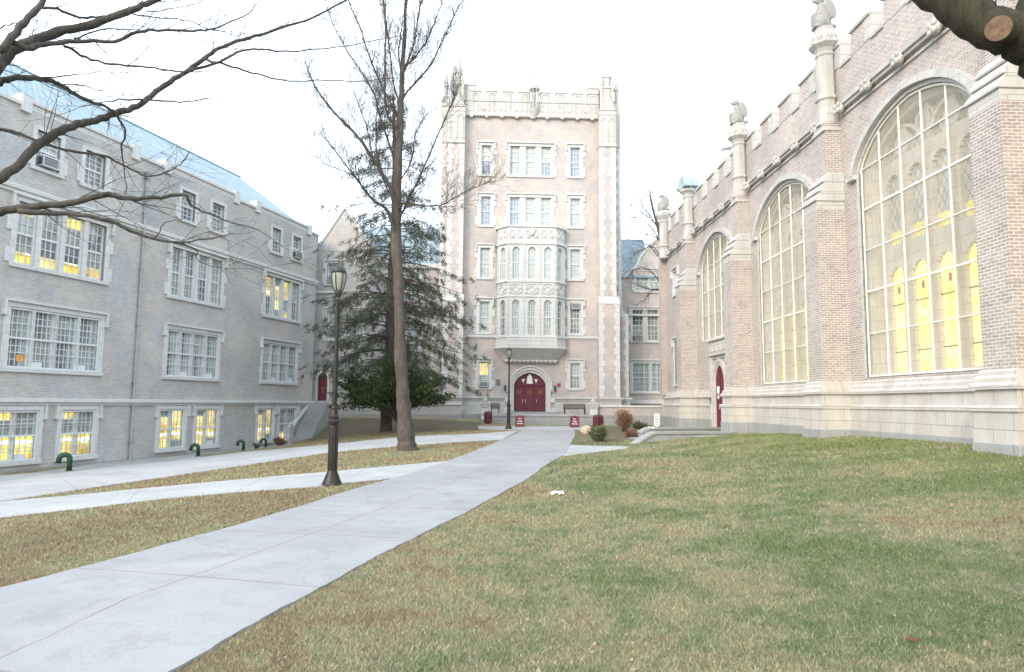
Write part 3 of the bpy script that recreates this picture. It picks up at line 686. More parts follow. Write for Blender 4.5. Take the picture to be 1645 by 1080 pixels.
# parapet niche with finial
mb = MB(); c = TU(857); mb.lathe([(.12,zP0-.25),(.36,zP0+.35),(.40,zP0+.45),(.30,zP0+.5)], c, y0, 8, rot=.39)
for k in range(8):
    an = k*math.pi/4+.39; mb.tube([(c+.33*math.cos(an), y0+.33*math.sin(an), zP0+.5),(c+.33*math.cos(an), y0+.33*math.sin(an), zPm+.1)], .045, 5)
mb.lathe([(.14,zP0+.5),(.16,zPm-.5),(.1,zPm-.2)], c, y0, 8); mb.lathe([(.42,zPm+.1),(.42,zPm+.25),(.3,zPm+.4),(.12,zPm+.75),(.05,zPm+.85),(.11,zPm+.95),(.03,zPm+1.1),(.03,zPm+1.3)], c, y0, 8)
mb.box(c-.13, c+.13, y0-.03, y0+.03, zPm+1.12, zPm+1.17)
mb.build('niche', CAR, TW)
# corner buttresses, each a brick shaft edged with stone quoins, stone top and pinnacle
z1b, z2b, z3b = TZ(486), TZ(236), TZ(187)
for sgn in (-1, 1):
    q = MB(); s_ = MB()
    def X(a, b_): return (TC+sgn*a, TC+sgn*b_) if sgn > 0 else (TC-b_, TC-a)
    a, b_ = X(4.86, 6.0); q.box(a, b_, -.62, .45, .3, z2b); 
    a, b_ = X(4.74, 6.15); q.box(a, b_, -.92, .45, .3, z1b)
    a, b_ = X(6.0, 6.5); q.box(a, b_, .15, 1.6, .3, z2b+.2)
    a, b_ = X(6.15, 6.95); q.box(a, b_, 0, 1.8, .3, z1b-.8)
    bt = q.build('buttress', BR_T, TW)
    k = 0; z = TZ(638)+.05
    while z < z2b-.1:
        low = z+.3 < z1b; h = .30 if z+.6 > z1b and z < z1b else .42
        L_, R_, yy = (4.74, 6.15, -.92) if low else (4.86, 6.0, -.62)
        if z < z1b < z+h: h = z1b-z
        w = .40 if k % 2 else .26
        a, b_ = X(L_-.02, L_+w); s_.box(a, b_, yy-.02, yy+(.5 if k % 2 else .3), z+.006, z+h-.006)
        a, b_ = X(R_-w, R_+.02); s_.box(a, b_, yy-.02, yy+(.5 if k % 2 else .3), z+.006, z+h-.006)
        z += h; k += 1
    k = 0; z = TZ(638)+.05
    while z < z2b:                              # stone edge of the outer buttress
        w = .34 if k % 2 else .2; top = 6.5 if z > z1b-.8 else 6.95; yy = .15 if z > z1b-.8 else 0
        a, b_ = X(top-w, top+.02); s_.box(a, b_, yy-.02, yy+.4, z+.006, z+.42); z += .42; k += 1
    a, b_ = X(4.72, 6.18); s_.prismx([(-.96,z1b-.2),(-.96,z1b-.06),(-.6,z1b+.4),(-.5,z1b+.4),(-.5,z1b-.2)], a, b_)
    a, b_ = X(6.0, 6.99); s_.prism([(a, z1b-1.0), (b_, z1b-1.0), (b_, z1b-.9), ((a if sgn > 0 else b_), z1b-.0), ((a if sgn > 0 else b_)-.0, z1b-.0), (a, z1b-.9)] if sgn > 0 else [(a,z1b-1.0),(b_,z1b-1.0),(b_,z1b),(a,z1b-.9)], -.03, 1.85)
    s_.build('quoins', ST_W, bt, bevel=.01)
    # stone top stage with blind tracery, gable and pinnacle
    p = MB(); a, b_ = X(4.84, 6.04); c = (a+b_)/2
    p.box(a, b_, -.66, .5, z2b, z3b+.3); p.box(a-.05, b_+.05, -.72, .5, z2b-.12, z2b); p.box(a-.03, b_+.03, -.69, .5, z3b-.05, z3b+.06)
    p.prism([(a-.04,z3b+.3),(b_+.04,z3b+.3),(c,z3b+1.55)], -.70, -.4)
    for x in (a+.12, c-.04, b_-.2): p.box(x, x+.08, -.70, -.66, z2b+.2, z3b-.25)
    for x in ((a+c)/2, (b_+c)/2): band(p, arch_pts(x, .22, z3b-.6, z3b-.3, 8), .05, -.70, -.66)
    p.lathe([(.52,z3b+.3),(.52,z3b+2.0),(.60,z3b+2.05),(.60,z3b+2.2),(.42,z3b+2.3),(.40,z3b+2.9),(.46,z3b+2.95),(.05,z3b+4.5)], c, 0, 8, rot=.39)
    for k in range(4):
        an = k*math.pi/2+.785; x, y = c+.56*math.cos(an), .56*math.sin(an)
        p.lathe([(.12,z3b+.3),(.12,z3b+2.3),(.16,z3b+2.35),(.02,z3b+3.1)], x, y, 6)
    for k in range(6): p.box(c-.16+.018*k, c+.16-.018*k, -.05, .05, z3b+3.1+k*.2, z3b+3.16+k*.2)
    a, b_ = X(6.04, 6.54); p.box(a, b_, .1, 1.4, z2b+.2, z3b+1.0); p.prismx([(.1,z3b+1.0),(.75,z3b+1.7),(1.4,z3b+1.0)], a, b_)
    p.lathe([(.14,z3b+1.0),(.14,z3b+2.2),(.2,z3b+2.25),(.03,z3b+3.4)], (a+b_)/2, .4, 6)
    a, b_ = X(4.1, 4.9); p.box(a, b_, -.12, .5, zPc, zPm+.35); p.box(a-.04, b_+.04, -.16, .54, zPm+.35, zPm+.45)
    p.build('pinnacle', ST, bt, bevel=.012)
# base ledges and string course
mb = MB(); zb = TZ(638)
def tower_base(mb, z, h, p):
    for a, b_ in ((TC-4.74, TC-1.75), (TC+1.72, TC+4.74)): mb.box(a, b_, -p, .05, z, z+h)
    for s_ in (-1, 1):
        a, b_ = sorted((TC+s_*4.72-s_*p*.0, TC+s_*(6.17+p))); mb.box(a, b_, -.92-p, .1, z, z+h)
        a, b_ = sorted((TC+s_*6.17, TC+s_*(6.97+p))); mb.box(a, b_, -p, 1.85, z, z+h-.001)
tower_base(mb, zb-.14, .14, .22); tower_base(mb, zb-.30, .16, .12); tower_base(mb, .3, zb-.6, .08)
mb.build('plinth', ST, TW, bevel=.02)
mb = MB(); mb.box(TC-4.74, TC+4.74, -.14, .02, zS-.02, zS+.14); mb.box(TC-4.74, TC+4.74, -.07, .02, zS-.10, zS-.02); mb.build('string_course', ST_W, TW, bevel=.015)
# windows
def sw(h, mm, **k): window(TW, *h, rows=6, cols=3, mats=[mm], surround=.24, **k)
S0, S1 = sing
sw((*S0,zA0,zA1), (G_BLIND,G_BLUE)); sw((*S1,zA0,zA1), (G_BLUE,G_BLUE)); sw((*S0,zB0,zB1), (G_BLUE,G_BLUE)); sw((*S1,zB0,zB1), (G_BLIND,G_BLIND))
sw((*S0,zC0,zC1), (G_BLIND,G_BLIND)); sw((*S1,zC0,zC1), (G_BLIND,G_BLIND)); sw((*S0,zD0,zD1), (G_CURT,G_BLIND)); sw((*S1,zD0,zD1), (G_MID,G_MID), ac=(None, zD1-.45))
sw((*S0,zG0,zG1), (LIT_W,G_MID), ac=(None, zG0+.04)); sw((*S1,zG0,zG1), (G_BLIND,G_MID))
window(TW, *trip, zA0, zA1, n=3, rows=6, cols=3, mats=[(G_BLIND,G_BLIND),(G_BLIND,G_BLIND),(G_BLIND,G_BLUE)], surround=.24, mull=.42)
window(TW, *trip, zB0, zB1, n=3, rows=6, cols=3, mats=[(G_BLUE,G_BLUE),(G_BLIND,G_BLIND),(G_BLIND,G_BLIND)], surround=.24, mull=.42)
# oriel
OR = empty('oriel_window', (TC-.02, 0, 0), 0, parent=TW)
po = [(-2.36,0),(-2.36,-.45),(-1.66,-1.25),(1.66,-1.25),(2.36,-.45),(2.36,0)]
def opoly(k): return [(x*k, y*k if y else 0) for x, y in po]
zo = [TZ(560),TZ(545),TZ(478),TZ(452),TZ(392),TZ(365)]
# the oriel stands 1.25 m proud: lower its rows by the extra perspective
def OZ(py): return EYE+(TZ(py)-EYE)*(48-1.1)/48
zo = [OZ(p) for p in (560,543,478,453,393,364)]
mb = MB()
mb.prismz(opoly(1.04), zo[0]+.08, zo[1]-.02); mb.prismz(opoly(1.09), zo[0], zo[0]+.08); mb.prismz(opoly(1.07), zo[1]-.02, zo[1]+.08)
mb.prismz(opoly(1.0), zo[2]+.1, zo[3]-.06); mb.prismz(opoly(1.05), zo[3]-.06, zo[3]+.06); mb.prismz(opoly(1.04), zo[2], zo[2]+.1)
mb.prismz(opoly(1.0), zo[4]+.1, zo[5]-.08); mb.prismz(opoly(1.07), zo[5]-.1, zo[5]+.02); mb.prismz(opoly(1.06), zo[4]-.02, zo[4]+.1)
zu = OZ(577); top_ = opoly(1.05); bot = [(x*.80, y*.25) for x, y in po]
for i in range(len(po)-1): mb.face([(top_[i][0],top_[i][1],zo[0]),(bot[i][0],bot[i][1],zu),(bot[i+1][0],bot[i+1][1],zu),(top_[i+1][0],top_[i+1][1],zo[0])])
mb.box(-1.9, 1.9, -.3, 0, zu-.1, zu+.02)
mb.prism([(-.45,zo[5]),(.45,zo[5]),(.45,zo[5]+.28),(-.45,zo[5]+.28)], -1.3, -1.1)
def oface(i):                                   # local frame of an oriel face
    a = Vector((*po[i],0)); b_ = Vector((*po[i+1],0)); d = (b_-a); return a, d.normalized(), d.length
def obox(mb, i, s0, s1, out0, out1, z0, z1, m=0):
    a, d, L_ = oface(i); nrm = Vector((d.y, -d.x, 0)); b0 = len(mb.v)
    for z in (z0, z1):
        for s, o_ in ((s0,out0),(s1,out0),(s1,out1),(s0,out1)):
            p = a+d*s+nrm*o_; mb.v.append((p.x,p.y,z))
    for q in ((0,1,2,3),(4,5,6,7),(0,1,5,4),(1,2,6,5),(2,3,7,6),(3,0,4,7)): mb.f.append(tuple(b0+k for k in q)); mb.m.append(m)
gl = MB(); gm = [G_BLIND, G_MID, G_DARK, G_CURT]; sm = MB()
for (za, zb_, ms) in ((zo[1]+.08, zo[2], (2,1,1,1,2)), (zo[3]+.06, zo[4]-.02, (0,3,0,0,3))):
    k = 0
    for i, nl in ((1,1),(2,3),(3,1)):
        a, d, L_ = oface(i)
        for j in range(nl):
            s0, s1 = L_*j/nl, L_*(j+1)/nl; gw = .52; c = (s0+s1)/2; za2, zb2 = za+.12, zb_-.18
            obox(mb, i, s0, c-gw/2, -.25, 0, za, zb_); obox(mb, i, c+gw/2, s1, -.25, 0, za, zb_)
            obox(mb, i, s0, s0+.06, 0, .06, za, zb_); obox(mb, i, s1-.06, s1, 0, .06, za, zb_)
            n = 8
            for q in range(n):                  # pointed head of the light
                x0, x1 = c-gw/2+gw*q/n, c-gw/2+gw*(q+1)/n; zz = arch_z((x0+x1)/2, c, gw/2, zb2-.3, zb2); obox(mb, i, x0, x1, -.25, 0, zz, zb_)
            obox(mb, i, c-gw/2, c+gw/2, -.25, 0, za, za2)
            obox(gl, i, c-gw/2, c+gw/2, -.2, -.14, za2, zb2, ms[k])
            if not (zb_ > zo[3] and k == 0): pass
            for q in (1, 2): obox(sm, i, c-gw/2+gw*q/3-.012, c-gw/2+gw*q/3+.012, -.14, -.11, za2, zb2)
            for q in range(1, 6): zz = za2+(zb2-za2)*q/6; t_ = .035 if q == 3 else .012; obox(sm, i, c-gw/2, c+gw/2, -.14, -.10 if q == 3 else -.115, zz-t_, zz+t_)
            obox(sm, i, c-gw/2, c-gw/2+.04, -.14, -.09, za2, zb2); obox(sm, i, c+gw/2-.04, c+gw/2, -.14, -.09, za2, zb2)
            k += 1
    for i in (0, 4): a, d, L_ = oface(i); obox(mb, i, 0, L_, -.25, 0, za, zb_)
mb.build('bay', ST_W, OR, bevel=.012); gl.build('pane', gm, OR); sm.build('sash', TRIM, OR)
cv = MB()                                      # carved panels in relief
for i, nl in ((1,1),(2,3),(3,1)):
    a, d, L_ = oface(i)
    for j in range(nl):
        c = L_*(j+.5)/nl; w = L_/nl
        za, zb_ = zo[2]+.16, zo[3]-.1; zc_ = (za+zb_)/2; r = (zb_-za)/2*.92; nrm = Vector((d.y,-d.x,0))
        for rr in (r, r*.62):
            pts = [a+d*(c+rr*math.cos(q)*1.15)+nrm*.03+Vector((0,0,zc_+rr*math.sin(q))) for q in np.linspace(0, 2*math.pi, 9 if rr == r else 5)]
            cv.tube(pts, .04, 5, cap=False)
        for sg in (-1, 1):
            cv.tube([a+d*(c-w*.42)+nrm*.03+Vector((0,0,zc_-sg*r)), a+d*(c-w*.28)+nrm*.03+Vector((0,0,zc_))], .03, 4)
            cv.tube([a+d*(c+w*.42)+nrm*.03+Vector((0,0,zc_-sg*r)), a+d*(c+w*.28)+nrm*.03+Vector((0,0,zc_))], .03, 4)
        za, zb_ = zo[4]+.18, zo[5]-.16
        for x in (c-w*.25, c+w*.25):
            pts = [a+d*(x+.17*math.cos(q))+nrm*.03+Vector((0,0,(za+zb_)/2+.27*math.sin(q)+(.06 if math.sin(q) > 0 else 0))) for q in np.linspace(0, 2*math.pi, 10)]; cv.tube(pts, .035, 5, cap=False)
            p = a+d*x+nrm*.02+Vector((0,0,(za+zb_)/2-.05)); cv.ell(p, (.09,.06,.17), n=8, k=5)
        for q in range(3):
            x0 = c-w/2+w*q/3+.07; obox(cv, i, x0, x0+w/3-.14, .05, .085, zo[0]+.16, zo[0]+.26); obox(cv, i, x0, x0+w/3-.14, .05, .085, zo[1]-.22, zo[1]-.12); obox(cv, i, x0, x0+.05, .05, .085, zo[0]+.26, zo[1]-.22)
cv.ell((0,-1.33,zo[5]-.42), (.2,.1,.3), n=10, k=6); cv.build('carving', ST_W, OR)
mb = MB()
for i in range(12): x = -1.7+i*3.4/11; mb.box(x-.1, x+.1, -.36, 0, zu-.2, zu-.1)
mb.build('dentil', ST, OR)
# portal
c = TC-.03; PD = empty('portal', (c, 0, 0), 0, parent=TW)
mb = MB(); band(mb, [(-1.13,1.0)]+arch_pts(0, 1.13, 3.0, 3.85)+[(1.13,1.0)], .16, -.06, .3); band(mb, [(-1.29,1.0)]+arch_pts(0, 1.29, 3.05, 4.04)+[(1.29,1.0)], .16, -.16, .1); band(mb, [(-1.45,2.6)]+arch_pts(0, 1.45, 3.1, 4.24)+[(1.45,2.6)], .11, -.24, 0)
for z in (1.0,1.75,2.5):
    for s_ in (-1, 1): a, b_ = sorted((s_*1.45, s_*1.78)); mb.box(a, b_, -.1, 0, z, z+.38)
mb.build('arch', ST_W, PD, bevel=.01)
mb = MB(); n = 16; pts = arch_pts(0, 1.15, 3.0, 3.87)
mb.prism([(-1.15,2.98),(1.15,2.98)]+list(reversed(pts[1:-1])), .22, .28); mb.box(-1.15, 1.15, .16, .26, 2.93, 3.03); mb.build('tympanum', MAROON, PD)
mb = MB(); mb.prism([(-.22,3.08),(.22,3.08),(.16,3.58),(.1,3.62),(.1,3.74),(-.1,3.74),(-.1,3.62),(-.16,3.58)], .19, .22)
for s_ in (-1, 1):
    for dx, dz in ((-.06,.05),(.06,.05),(0,-.05)): mb.ell((s_*.45+dx,.21,3.3+dz), (.06,.02,.06), n=8, k=5)
    mb.box(s_*.45-.02, s_*.45+.02, .19, .22, 3.12, 3.3)
mb.build('emblem', WHITEP, PD)
for i in range(3):
    a = -1.13+i*.755; mb = MB(); mb.box(a+.008, a+.747, .24, .30, 1.13, 2.93)
    for z0, z1 in ((1.25,1.9),(2.0,2.8)): mb.box(a+.1, a+.65, .225, .24, z0, z1)
    d = mb.build('door', MAROON, PD, bevel=.008)
    mb = MB(); x = a+.65 if i == 0 else a+.1
    mb.box(x-.015, x+.015, .17, .24, 1.75, 2.0); mb.build('handle', METAL, d)
    mb = MB()
    for q in range(5): mb.box(a+.24+.06*q, a+.275+.06*q, .217, .225, 2.36+.03*(q % 2), 2.58-.03*((q+i) % 2))
    mb.box(a+.22, a+.54, .217, .225, 2.62, 2.645); mb.build('painted_crest', GOLD, d)
mb = MB(); x, z = TU(898), TZ(618); mb.lathe([(.13,0),(.13,.06),(.05,.09)], 0, 0, 14)
o = mb.build('alarm_bell', RUST, TW); o.location = (x, 0, z); o.rotation_euler = (R(90),0,0)
mb = MB(); x, z = TU(803), TZ(615); mb.box(x-.14, x+.14, -.03, 0, z-.2, z+.2); mb.box(x-.1, x+.1, -.04, -.03, z-.15, z+.15); mb.build('plaque', plain('bronze_plaque', (.16,.15,.11), .5, .3, 20), TW)
mb = MB()
for x in (TC-1.75, TC+1.72):
    mb = MB(); mb.box(x-.06, x+.06, -.2, 0, 2.55, 2.85); mb.lathe([(.03,2.85),(.09,2.9),(.09,2.93)], x, -.12, 8)
    mb.build('wall_light', BRONZE, TW)

# ------------------------------------------------------------------ right hall with traceried windows
HB = empty('library_hall', FR['R'][0], FR['R'][1], 'brown brick gothic hall on the right with three huge traceried windows and battlements', 'building')
BU = [-5.95, -13.7, -21.45, -29.2, -36.95]; BC = [-9.8, -17.6, -25.35, -33.15]; UE = -43.3; UN = -3.0
SPR, APX, SILL = 8.7, 10.05, 2.52
wins = [(c-2.5, c+2.5, SILL if i < 3 else 4.95, SPR, APX) for i, c in enumerate(BC)]
dc = -33.0
mb = MB(); wall(mb, UE, UN, -.2, 12.5, wins+[(dc-.62, dc+.62, .5, 2.9, 3.62), (-41.1,-39.9,8.2,9.8), (-41.0,-40.2,2.8,5.6)], reveal=.62)
mb.box(UE, UN, .8, 12, -.2, 12.5); mb.box(UE, UE+.05, 0, .8, -.2, 12.5); mb.build('wall', BR_R, HB)
# battlements
mb = MB(); s_ = MB(); u = UE+.1
while u < UN:
    a, b_ = u, u+1.08; mb = MB(); s_ = MB(); mb.box(a, b_, .002, .45, 12.52, 13.3)
    s_.prismx([(-.07,13.24),(-.07,13.32)]+[(.225-.27*math.cos(q), 13.32+.22*math.sin(q)) for q in np.linspace(0, math.pi, 9)]+[(.52,13.32),(.52,13.24)], a-.04, b_+.04); s_.box(b_-.34, b_+.03, -.012, .46, 12.55, 13.26)
    q2 = MB(); q2.box(b_+.03, b_+.67, -.06, .5, 12.46, 12.56); q2.build('crenel_sill', ST, HB, bevel=.01); u += 1.765
    s_.build('coping', ST, mb.build('merlon', BR_R, HB), bevel=.01)
mb = MB()
for c in BC+[-40.6]:
    hw = 3.3 if c > -40 else 2.6
    mb.box(c-hw, c+hw, -.20, .02, 11.12, 11.24); mb.box(c-hw, c+hw, -.13, .02, 11.02, 11.12); mb.box(c-hw, c+hw, -.06, .02, 10.84, 10.90)
    for x in np.linspace(c-hw+.2, c+hw-.2, 5 if hw > 3 else 4):
        mb.ell((x,-.2,11.02), (.17,.14,.17), n=10, k=6)
        for q in range(4): mb.ell((x+.13*math.cos(q*1.57+.78),-.30,11.02+.13*math.sin(q*1.57+.78)), (.08,.06,.08), n=8, k=5)
mb.build('string_course', CAR, HB)
# plinth, following each buttress
def hall_base(mb, z0, z1, p, slope=0):
    def seg(a, b_, y, yb=.02):
        if slope: mb.prismx([(y-p,z0),(y-p,z1-slope),(y-p+slope,z1),(yb,z1),(yb,z0)], a, b_)
        else: mb.box(a, b_, y-p, yb, z0, z1)
    ed = [UE-p if UE else 0]
    for bu in reversed(BU):
        a = ed[-1]; b_ = bu-.45-p
        if a < dc < b_: seg(a, dc-1.0, 0); seg(dc+1.0, b_, 0)
        else: seg(a, b_, 0)
        seg(bu-.45-p, bu+.45+p, -.9); ed.append(bu+.45+p)
    seg(ed[-1], UN, 0)
mb = MB(); hall_base(mb, -.2, 1.0, .20); g_ = mb.build('plinth_base', ST_G, HB, bevel=.02)
mb = MB(); hall_base(mb, 1.0, 1.62, .17); hall_base(mb, 1.62, 1.74, .21, .05); hall_base(mb, 1.74, 2.06, .12); hall_base(mb, 2.06, 2.2, .2, .06); hall_base(mb, 2.2, 2.34, .13, .06); hall_base(mb, 2.34, 2.46, .07, .04)
mb.build('plinth', ST_P, HB)
# buttresses with weatherings and pinnacle columns; beasts sit on top
PIN = {-13.7: 1, -21.45: 1, -29.2: 1, -36.95: 2}
def beast(parent, x, y, z, s=1.0, kind=1):
    mb = MB(); E = mb.ell
    E((x,y,z+.42*s), (.20*s,.22*s,.38*s), (.15,0,0)); E((x,y-.06*s,z+.62*s), (.15*s,.15*s,.24*s)); E((x,y-.10*s,z+.92*s), (.12*s,.14*s,.12*s))
    E((x,y-.25*s,z+.90*s), (.05*s,.10*s,.05*s), (-.3,0,0)); E((x-.06*s,y-.05*s,z+1.04*s), (.03*s,.03*s,.08*s)); E((x+.06*s,y-.05*s,z+1.04*s), (.03*s,.03*s,.08*s))
    for g in (-1, 1):
        E((x+g*.19*s,y+.12*s,z+.60*s), (.06*s,.18*s,.34*s), (.35,0,g*.2)); E((x+g*.14*s,y-.15*s,z+.22*s), (.08*s,.13*s,.18*s)); E((x+g*.12*s,y-.22*s,z+.08*s), (.07*s,.12*s,.06*s))
        E((x+g*.12*s,y-.16*s,z+.48*s), (.05*s,.06*s,.2*s), (-.3,0,0))
    mb.prism([(x-.14*s,z+.5*s),(x-.14*s,z+.2*s),(x,z+.04*s),(x+.14*s,z+.2*s),(x+.14*s,z+.5*s)], y-.34*s, y-.27*s)
    E((x,y+.2*s,z+.15*s), (.1*s,.2*s,.08*s))
    o = mb.build('beast', CAR, parent); md = o.modifiers.new('remesh', 'REMESH'); md.mode = 'VOXEL'; md.voxel_size = .028*s; return o
for bu in BU:
    q = MB(); q.box(bu-.45, bu+.45, -.9, .02, 2.3, 8.15); q.box(bu-.38, bu+.38, -.5, .02, 8.15, 10.75)
    bt = q.build('buttress', BR_R, HB)
    s2 = MB()
    for k in range(3):                             # three overlapping weathering courses
        y0_, z0_ = -.96+k*.13, 8.12+k*.302; s2.prismx([(y0_,z0_),(y0_,z0_+.07),(y0_+.19,z0_+.30),(.0,z0_+.30),(.0,z0_)], bu-.49+k*.004, bu+.49-k*.004)
    s2.box(bu-.453, bu+.453, -.903, 0, 7.86, 8.12)
    s2.box(bu-.42, bu+.42, -.56, .0, 10.45, 10.56); s2.prismx([(-.52,10.56),(-.40,11.1),(0,11.1),(0,10.56)], bu-.36, bu+.36)
    s2.build('weathering', ST, bt, bevel=.01)
    p = MB(); x, y = bu, -.22
    p.lathe([(.36,10.75),(.30,11.35),(.30,11.55),(.36,11.6),(.36,11.66),(.30,11.72),(.29,13.05),(.33,13.1),(.33,13.15),(.29,13.2),(.34,13.32),(.50,13.44),(.50,13.52),(.42,13.58),(.37,13.82),(.31,13.92),(.31,14.06)], x, y, 8, rot=.39)
    for k in range(8): an = k*math.pi/4; p.ell((x+.42*math.cos(an), y+.42*math.sin(an), 13.66), (.055,.055,.13), n=7, k=5)
    pn = p.build('pinnacle', CAR, bt, bevel=.008)
    if bu != -36.95: beast(pn, x, y, 14.02, 1.12)
    else:                                          # this pinnacle carries a hooded metal cap instead of a beast
        h_ = MB(); h_.prism([(x-.62,13.62),(x+.62,13.62),(x+.62,13.85),(x+.50,14.12),(x+.22,14.30),(x-.22,14.30),(x-.50,14.12),(x-.62,13.85)], y-.42, y+.42)
        h_.ell((x-.5,y-.38,13.8), (.2,.18,.2), n=9, k=6); h_.tube([(x+.5,y,13.6),(x+1.3,y+.1,12.9)], .025, 5); h_.build('metal_hood', plain('blue_sheet_metal', (.33,.42,.46), .5, .2, 5), pn, bevel=.06)
q = MB(); q.box(UE-.02, UE+.5, -.35, .02, 2.3, 10.8); bt = q.build('corner_buttress', BR_R, HB)
p = MB(); x, y = UE+.9, -.2; p.lathe([(.36,10.85),(.30,11.35),(.30,11.55),(.36,11.6),(.36,11.66),(.30,11.72),(.29,13.15),(.33,13.2),(.30,13.3),(.46,13.56),(.50,13.72),(.36,13.9)], x, y, 8, rot=.39)
pn = p.build('pinnacle', CAR, bt); beast(pn, x, y, 13.88, 1.1)
# stone quoin teeth beside the windows
mb = MB()
for a, b_, z0, sp, ap in wins:
    z = z0+.15; k = 0
    while z < sp-.3:
        mb.box(a-(.2 if k % 2 == 0 else .04), a, -.015, .3, z, z+.42); mb.box(b_, b_+(.2 if k % 2 == 0 else .04), -.015, .3, z, z+.42); z += .62; k += 1
    c = (a+b_)/2
    band(mb, [(a,z0)]+arch_pts(c, 2.5, sp, ap, 24)+[(b_,z0)], .10, -.03, .25)
    band(mb, [(a-.1,sp-.05)]+arch_pts(c, 2.62, sp, ap+.12, 24)+[(b_+.1,sp-.05)], .2, -.17, .05)
    for x in (a-.5, b_+.1): mb.box(x, x+.4, -.17, .05, sp-.14, sp-.02)
mb.build('window_surround', ST, HB)
# the traceried windows
def great_window(c, z0, sp, ap, lit):
    w = MB(); y0_, y1_ = .45, .62; ch = (sp-z0)
    E_ = empty('great_window', (c,0,0), 0, parent=HB)
    band(w, [(-2.36,z0)]+arch_pts(0, 2.36, sp, ap-.12, 24)+[(2.36,z0)], .16, .12, .62)
    band(w, [(-2.22,z0)]+arch_pts(0, 2.22, sp, ap-.24, 24)+[(2.22,z0)], .16, .26, .62)
    w.box(-2.5, 2.5, .1, .62, z0-.02, z0+.12)
    lw = .68; ms = [-1.56,-.52,.52,1.56]; zt1_ = z0+3.15 if lit != 2 else z0
    edges = [-2.22]+[x for m_ in ms for x in (m_-lw/2, m_+lw/2)]+[2.22]
    top = lambda u: arch_z(u, 0, 2.22, sp, ap-.24)
    for i in range(0, len(edges), 2): w.box(edges[i], edges[i+1], y0_, y1_, z0, min(top(edges[i]), top(edges[i+1])))
    for i in (2,4,6): x = (edges[i]+edges[i+1])/2; w.box(x-.05, x+.05, y0_-.12, y0_, z0, sp)
    for m_ in ms:
        hs = [z0+3.15, z0+3.9] if lit != 2 else []
        n = 8
        rows_ = ([(z0+3.15, z0+3.78)] if lit != 2 else [])+[(sp-.35, sp+.05)]
        for zs_, zr in rows_:
            for q in range(n):
                x0, x1 = m_-lw/2+lw*q/n, m_-lw/2+lw*(q+1)/n; zz = arch_z((x0+x1)/2, m_, lw/2, zs_-.32, zs_)
                w.box(x0, x1, y0_, y1_, zz, zr)
    # upper tracery: sub-arches and daggers
    for cc in (-1.04, 1.04): band(w, arch_pts(cc, .96, sp-.1, sp+.85, 14), .09, y0_-.03, y1_)
    for cc, zz, r in ((-1.04,sp+.38,.24),(1.04,sp+.38,.24),(0,sp+.62,.34)):
        band(w, [(cc+r*math.cos(q), zz+r*math.sin(q)) for q in np.linspace(math.pi, -math.pi, 17)], .07, y0_-.02, y1_)
    for x in (-.04,): w.box(x, x+.08, y0_, y1_, sp, ap-.3)
    w.build('tracery', ST_P, E_)
    g_ = MB()
    for m_ in ms:
        if lit != 2: g_.face([(m_-lw/2,.56,z0),(m_+lw/2,.56,z0),(m_+lw/2,.56,z0+3.2),(m_-lw/2,.56,z0+3.2)], 0 if lit == 1 else 2)
        zz = z0+3.2 if lit != 2 else z0
        if lit == 1:
            g_.face([(m_-lw/2,.56,zz),(m_+lw/2,.56,zz),(m_+lw/2,.56,zz+1.0),(m_-lw/2,.56,zz+1.0)], 2); zz += 1.0
        g_.face([(m_-lw/2,.56,zz),(m_+lw/2,.56,zz),(m_+lw/2,.56,sp),(m_-lw/2,.56,sp)], 1)
    pts = arch_pts(0, 2.22, sp, ap-.24, 20)
    g_.face([(-2.22,.57,sp-.3),(2.22,.57,sp-.3)]+[(p[0],.57,p[1]) for p in reversed(pts)], 1)
    g_.build('pane', [LEAD_LIT, LEAD, LEAD_DIM], E_)
    if lit:
        b2 = MB()
        for m_ in ms:
            for zz in ((z0+.7, z0+2.05) if lit != 2 else (z0+1.3,z0+2.6)): b2.box(m_-lw/2, m_+lw/2, .52, .555, zz, zz+.035)
        b2.build('saddle_bar', DARKM, E_)
        if lit == 1:
            b3 = MB(); k = 0
            for m_ in ms:
                x = m_-.1+.05*k; b3.prism([(x-.06,z0+2.38),(x+.06,z0+2.36),(x+.06,z0+2.56),(x-.04,z0+2.6)], .54, .553, 0); b3.prism([(x,z0+2.35),(x+.11,z0+2.05),(x,z0+1.78),(x-.11,z0+2.05)], .54, .552, 1); k += 1
            b3.build('stained_pane', [plain('stained_red', (.30,.09,.06), .3, .3, 30), STY], E_)
    sc = MB(); y = .03
    nz = 6; H_ = sp-z0
    for i in range(5+1):
        x = -2.42+4.84*i/5; sc.tube([(x,y,z0+.02),(x,y,arch_z(x,0,2.46,sp,ap-.06)-.02)], .03, 6)
    for j in range(0, 6):
        z = z0+.06+1.24*j
        if z < sp+.3: sc.box(-2.42, 2.42, y-.02, y+.02, z-(.03 if j % 2 == 0 else .016), z+(.03 if j % 2 == 0 else .016))
    pts = arch_pts(0, 2.45, sp, ap-.06, 20); sc.tube([(p[0],y,p[1]) for p in pts], .03, 6)
    f = sc.build('screen_frame', SCREENBAR, E_)
    me_ = MB(); me_.face([(-2.45,y+.03,z0),(2.45,y+.03,z0)]+[(p[0],y+.03,p[1]) for p in reversed(pts)]); me_.build('wire_mesh', WIRE, f)
LEAD_DIM = leadmat('leaded_glow', True); LEAD_DIM.node_tree.nodes['Principled BSDF'].inputs['Emission Strength'].default_value = .30
STY = litmat('stained_yellow', (.95,.80,.02), (1.0,.9,.1), .8)
great_window(BC[1], SILL, SPR, APX, 1); great_window(BC[2], SILL, SPR, APX, 3); great_window(BC[3], 4.95, SPR, APX, 2); great_window(BC[0], SILL, SPR, APX, 1)
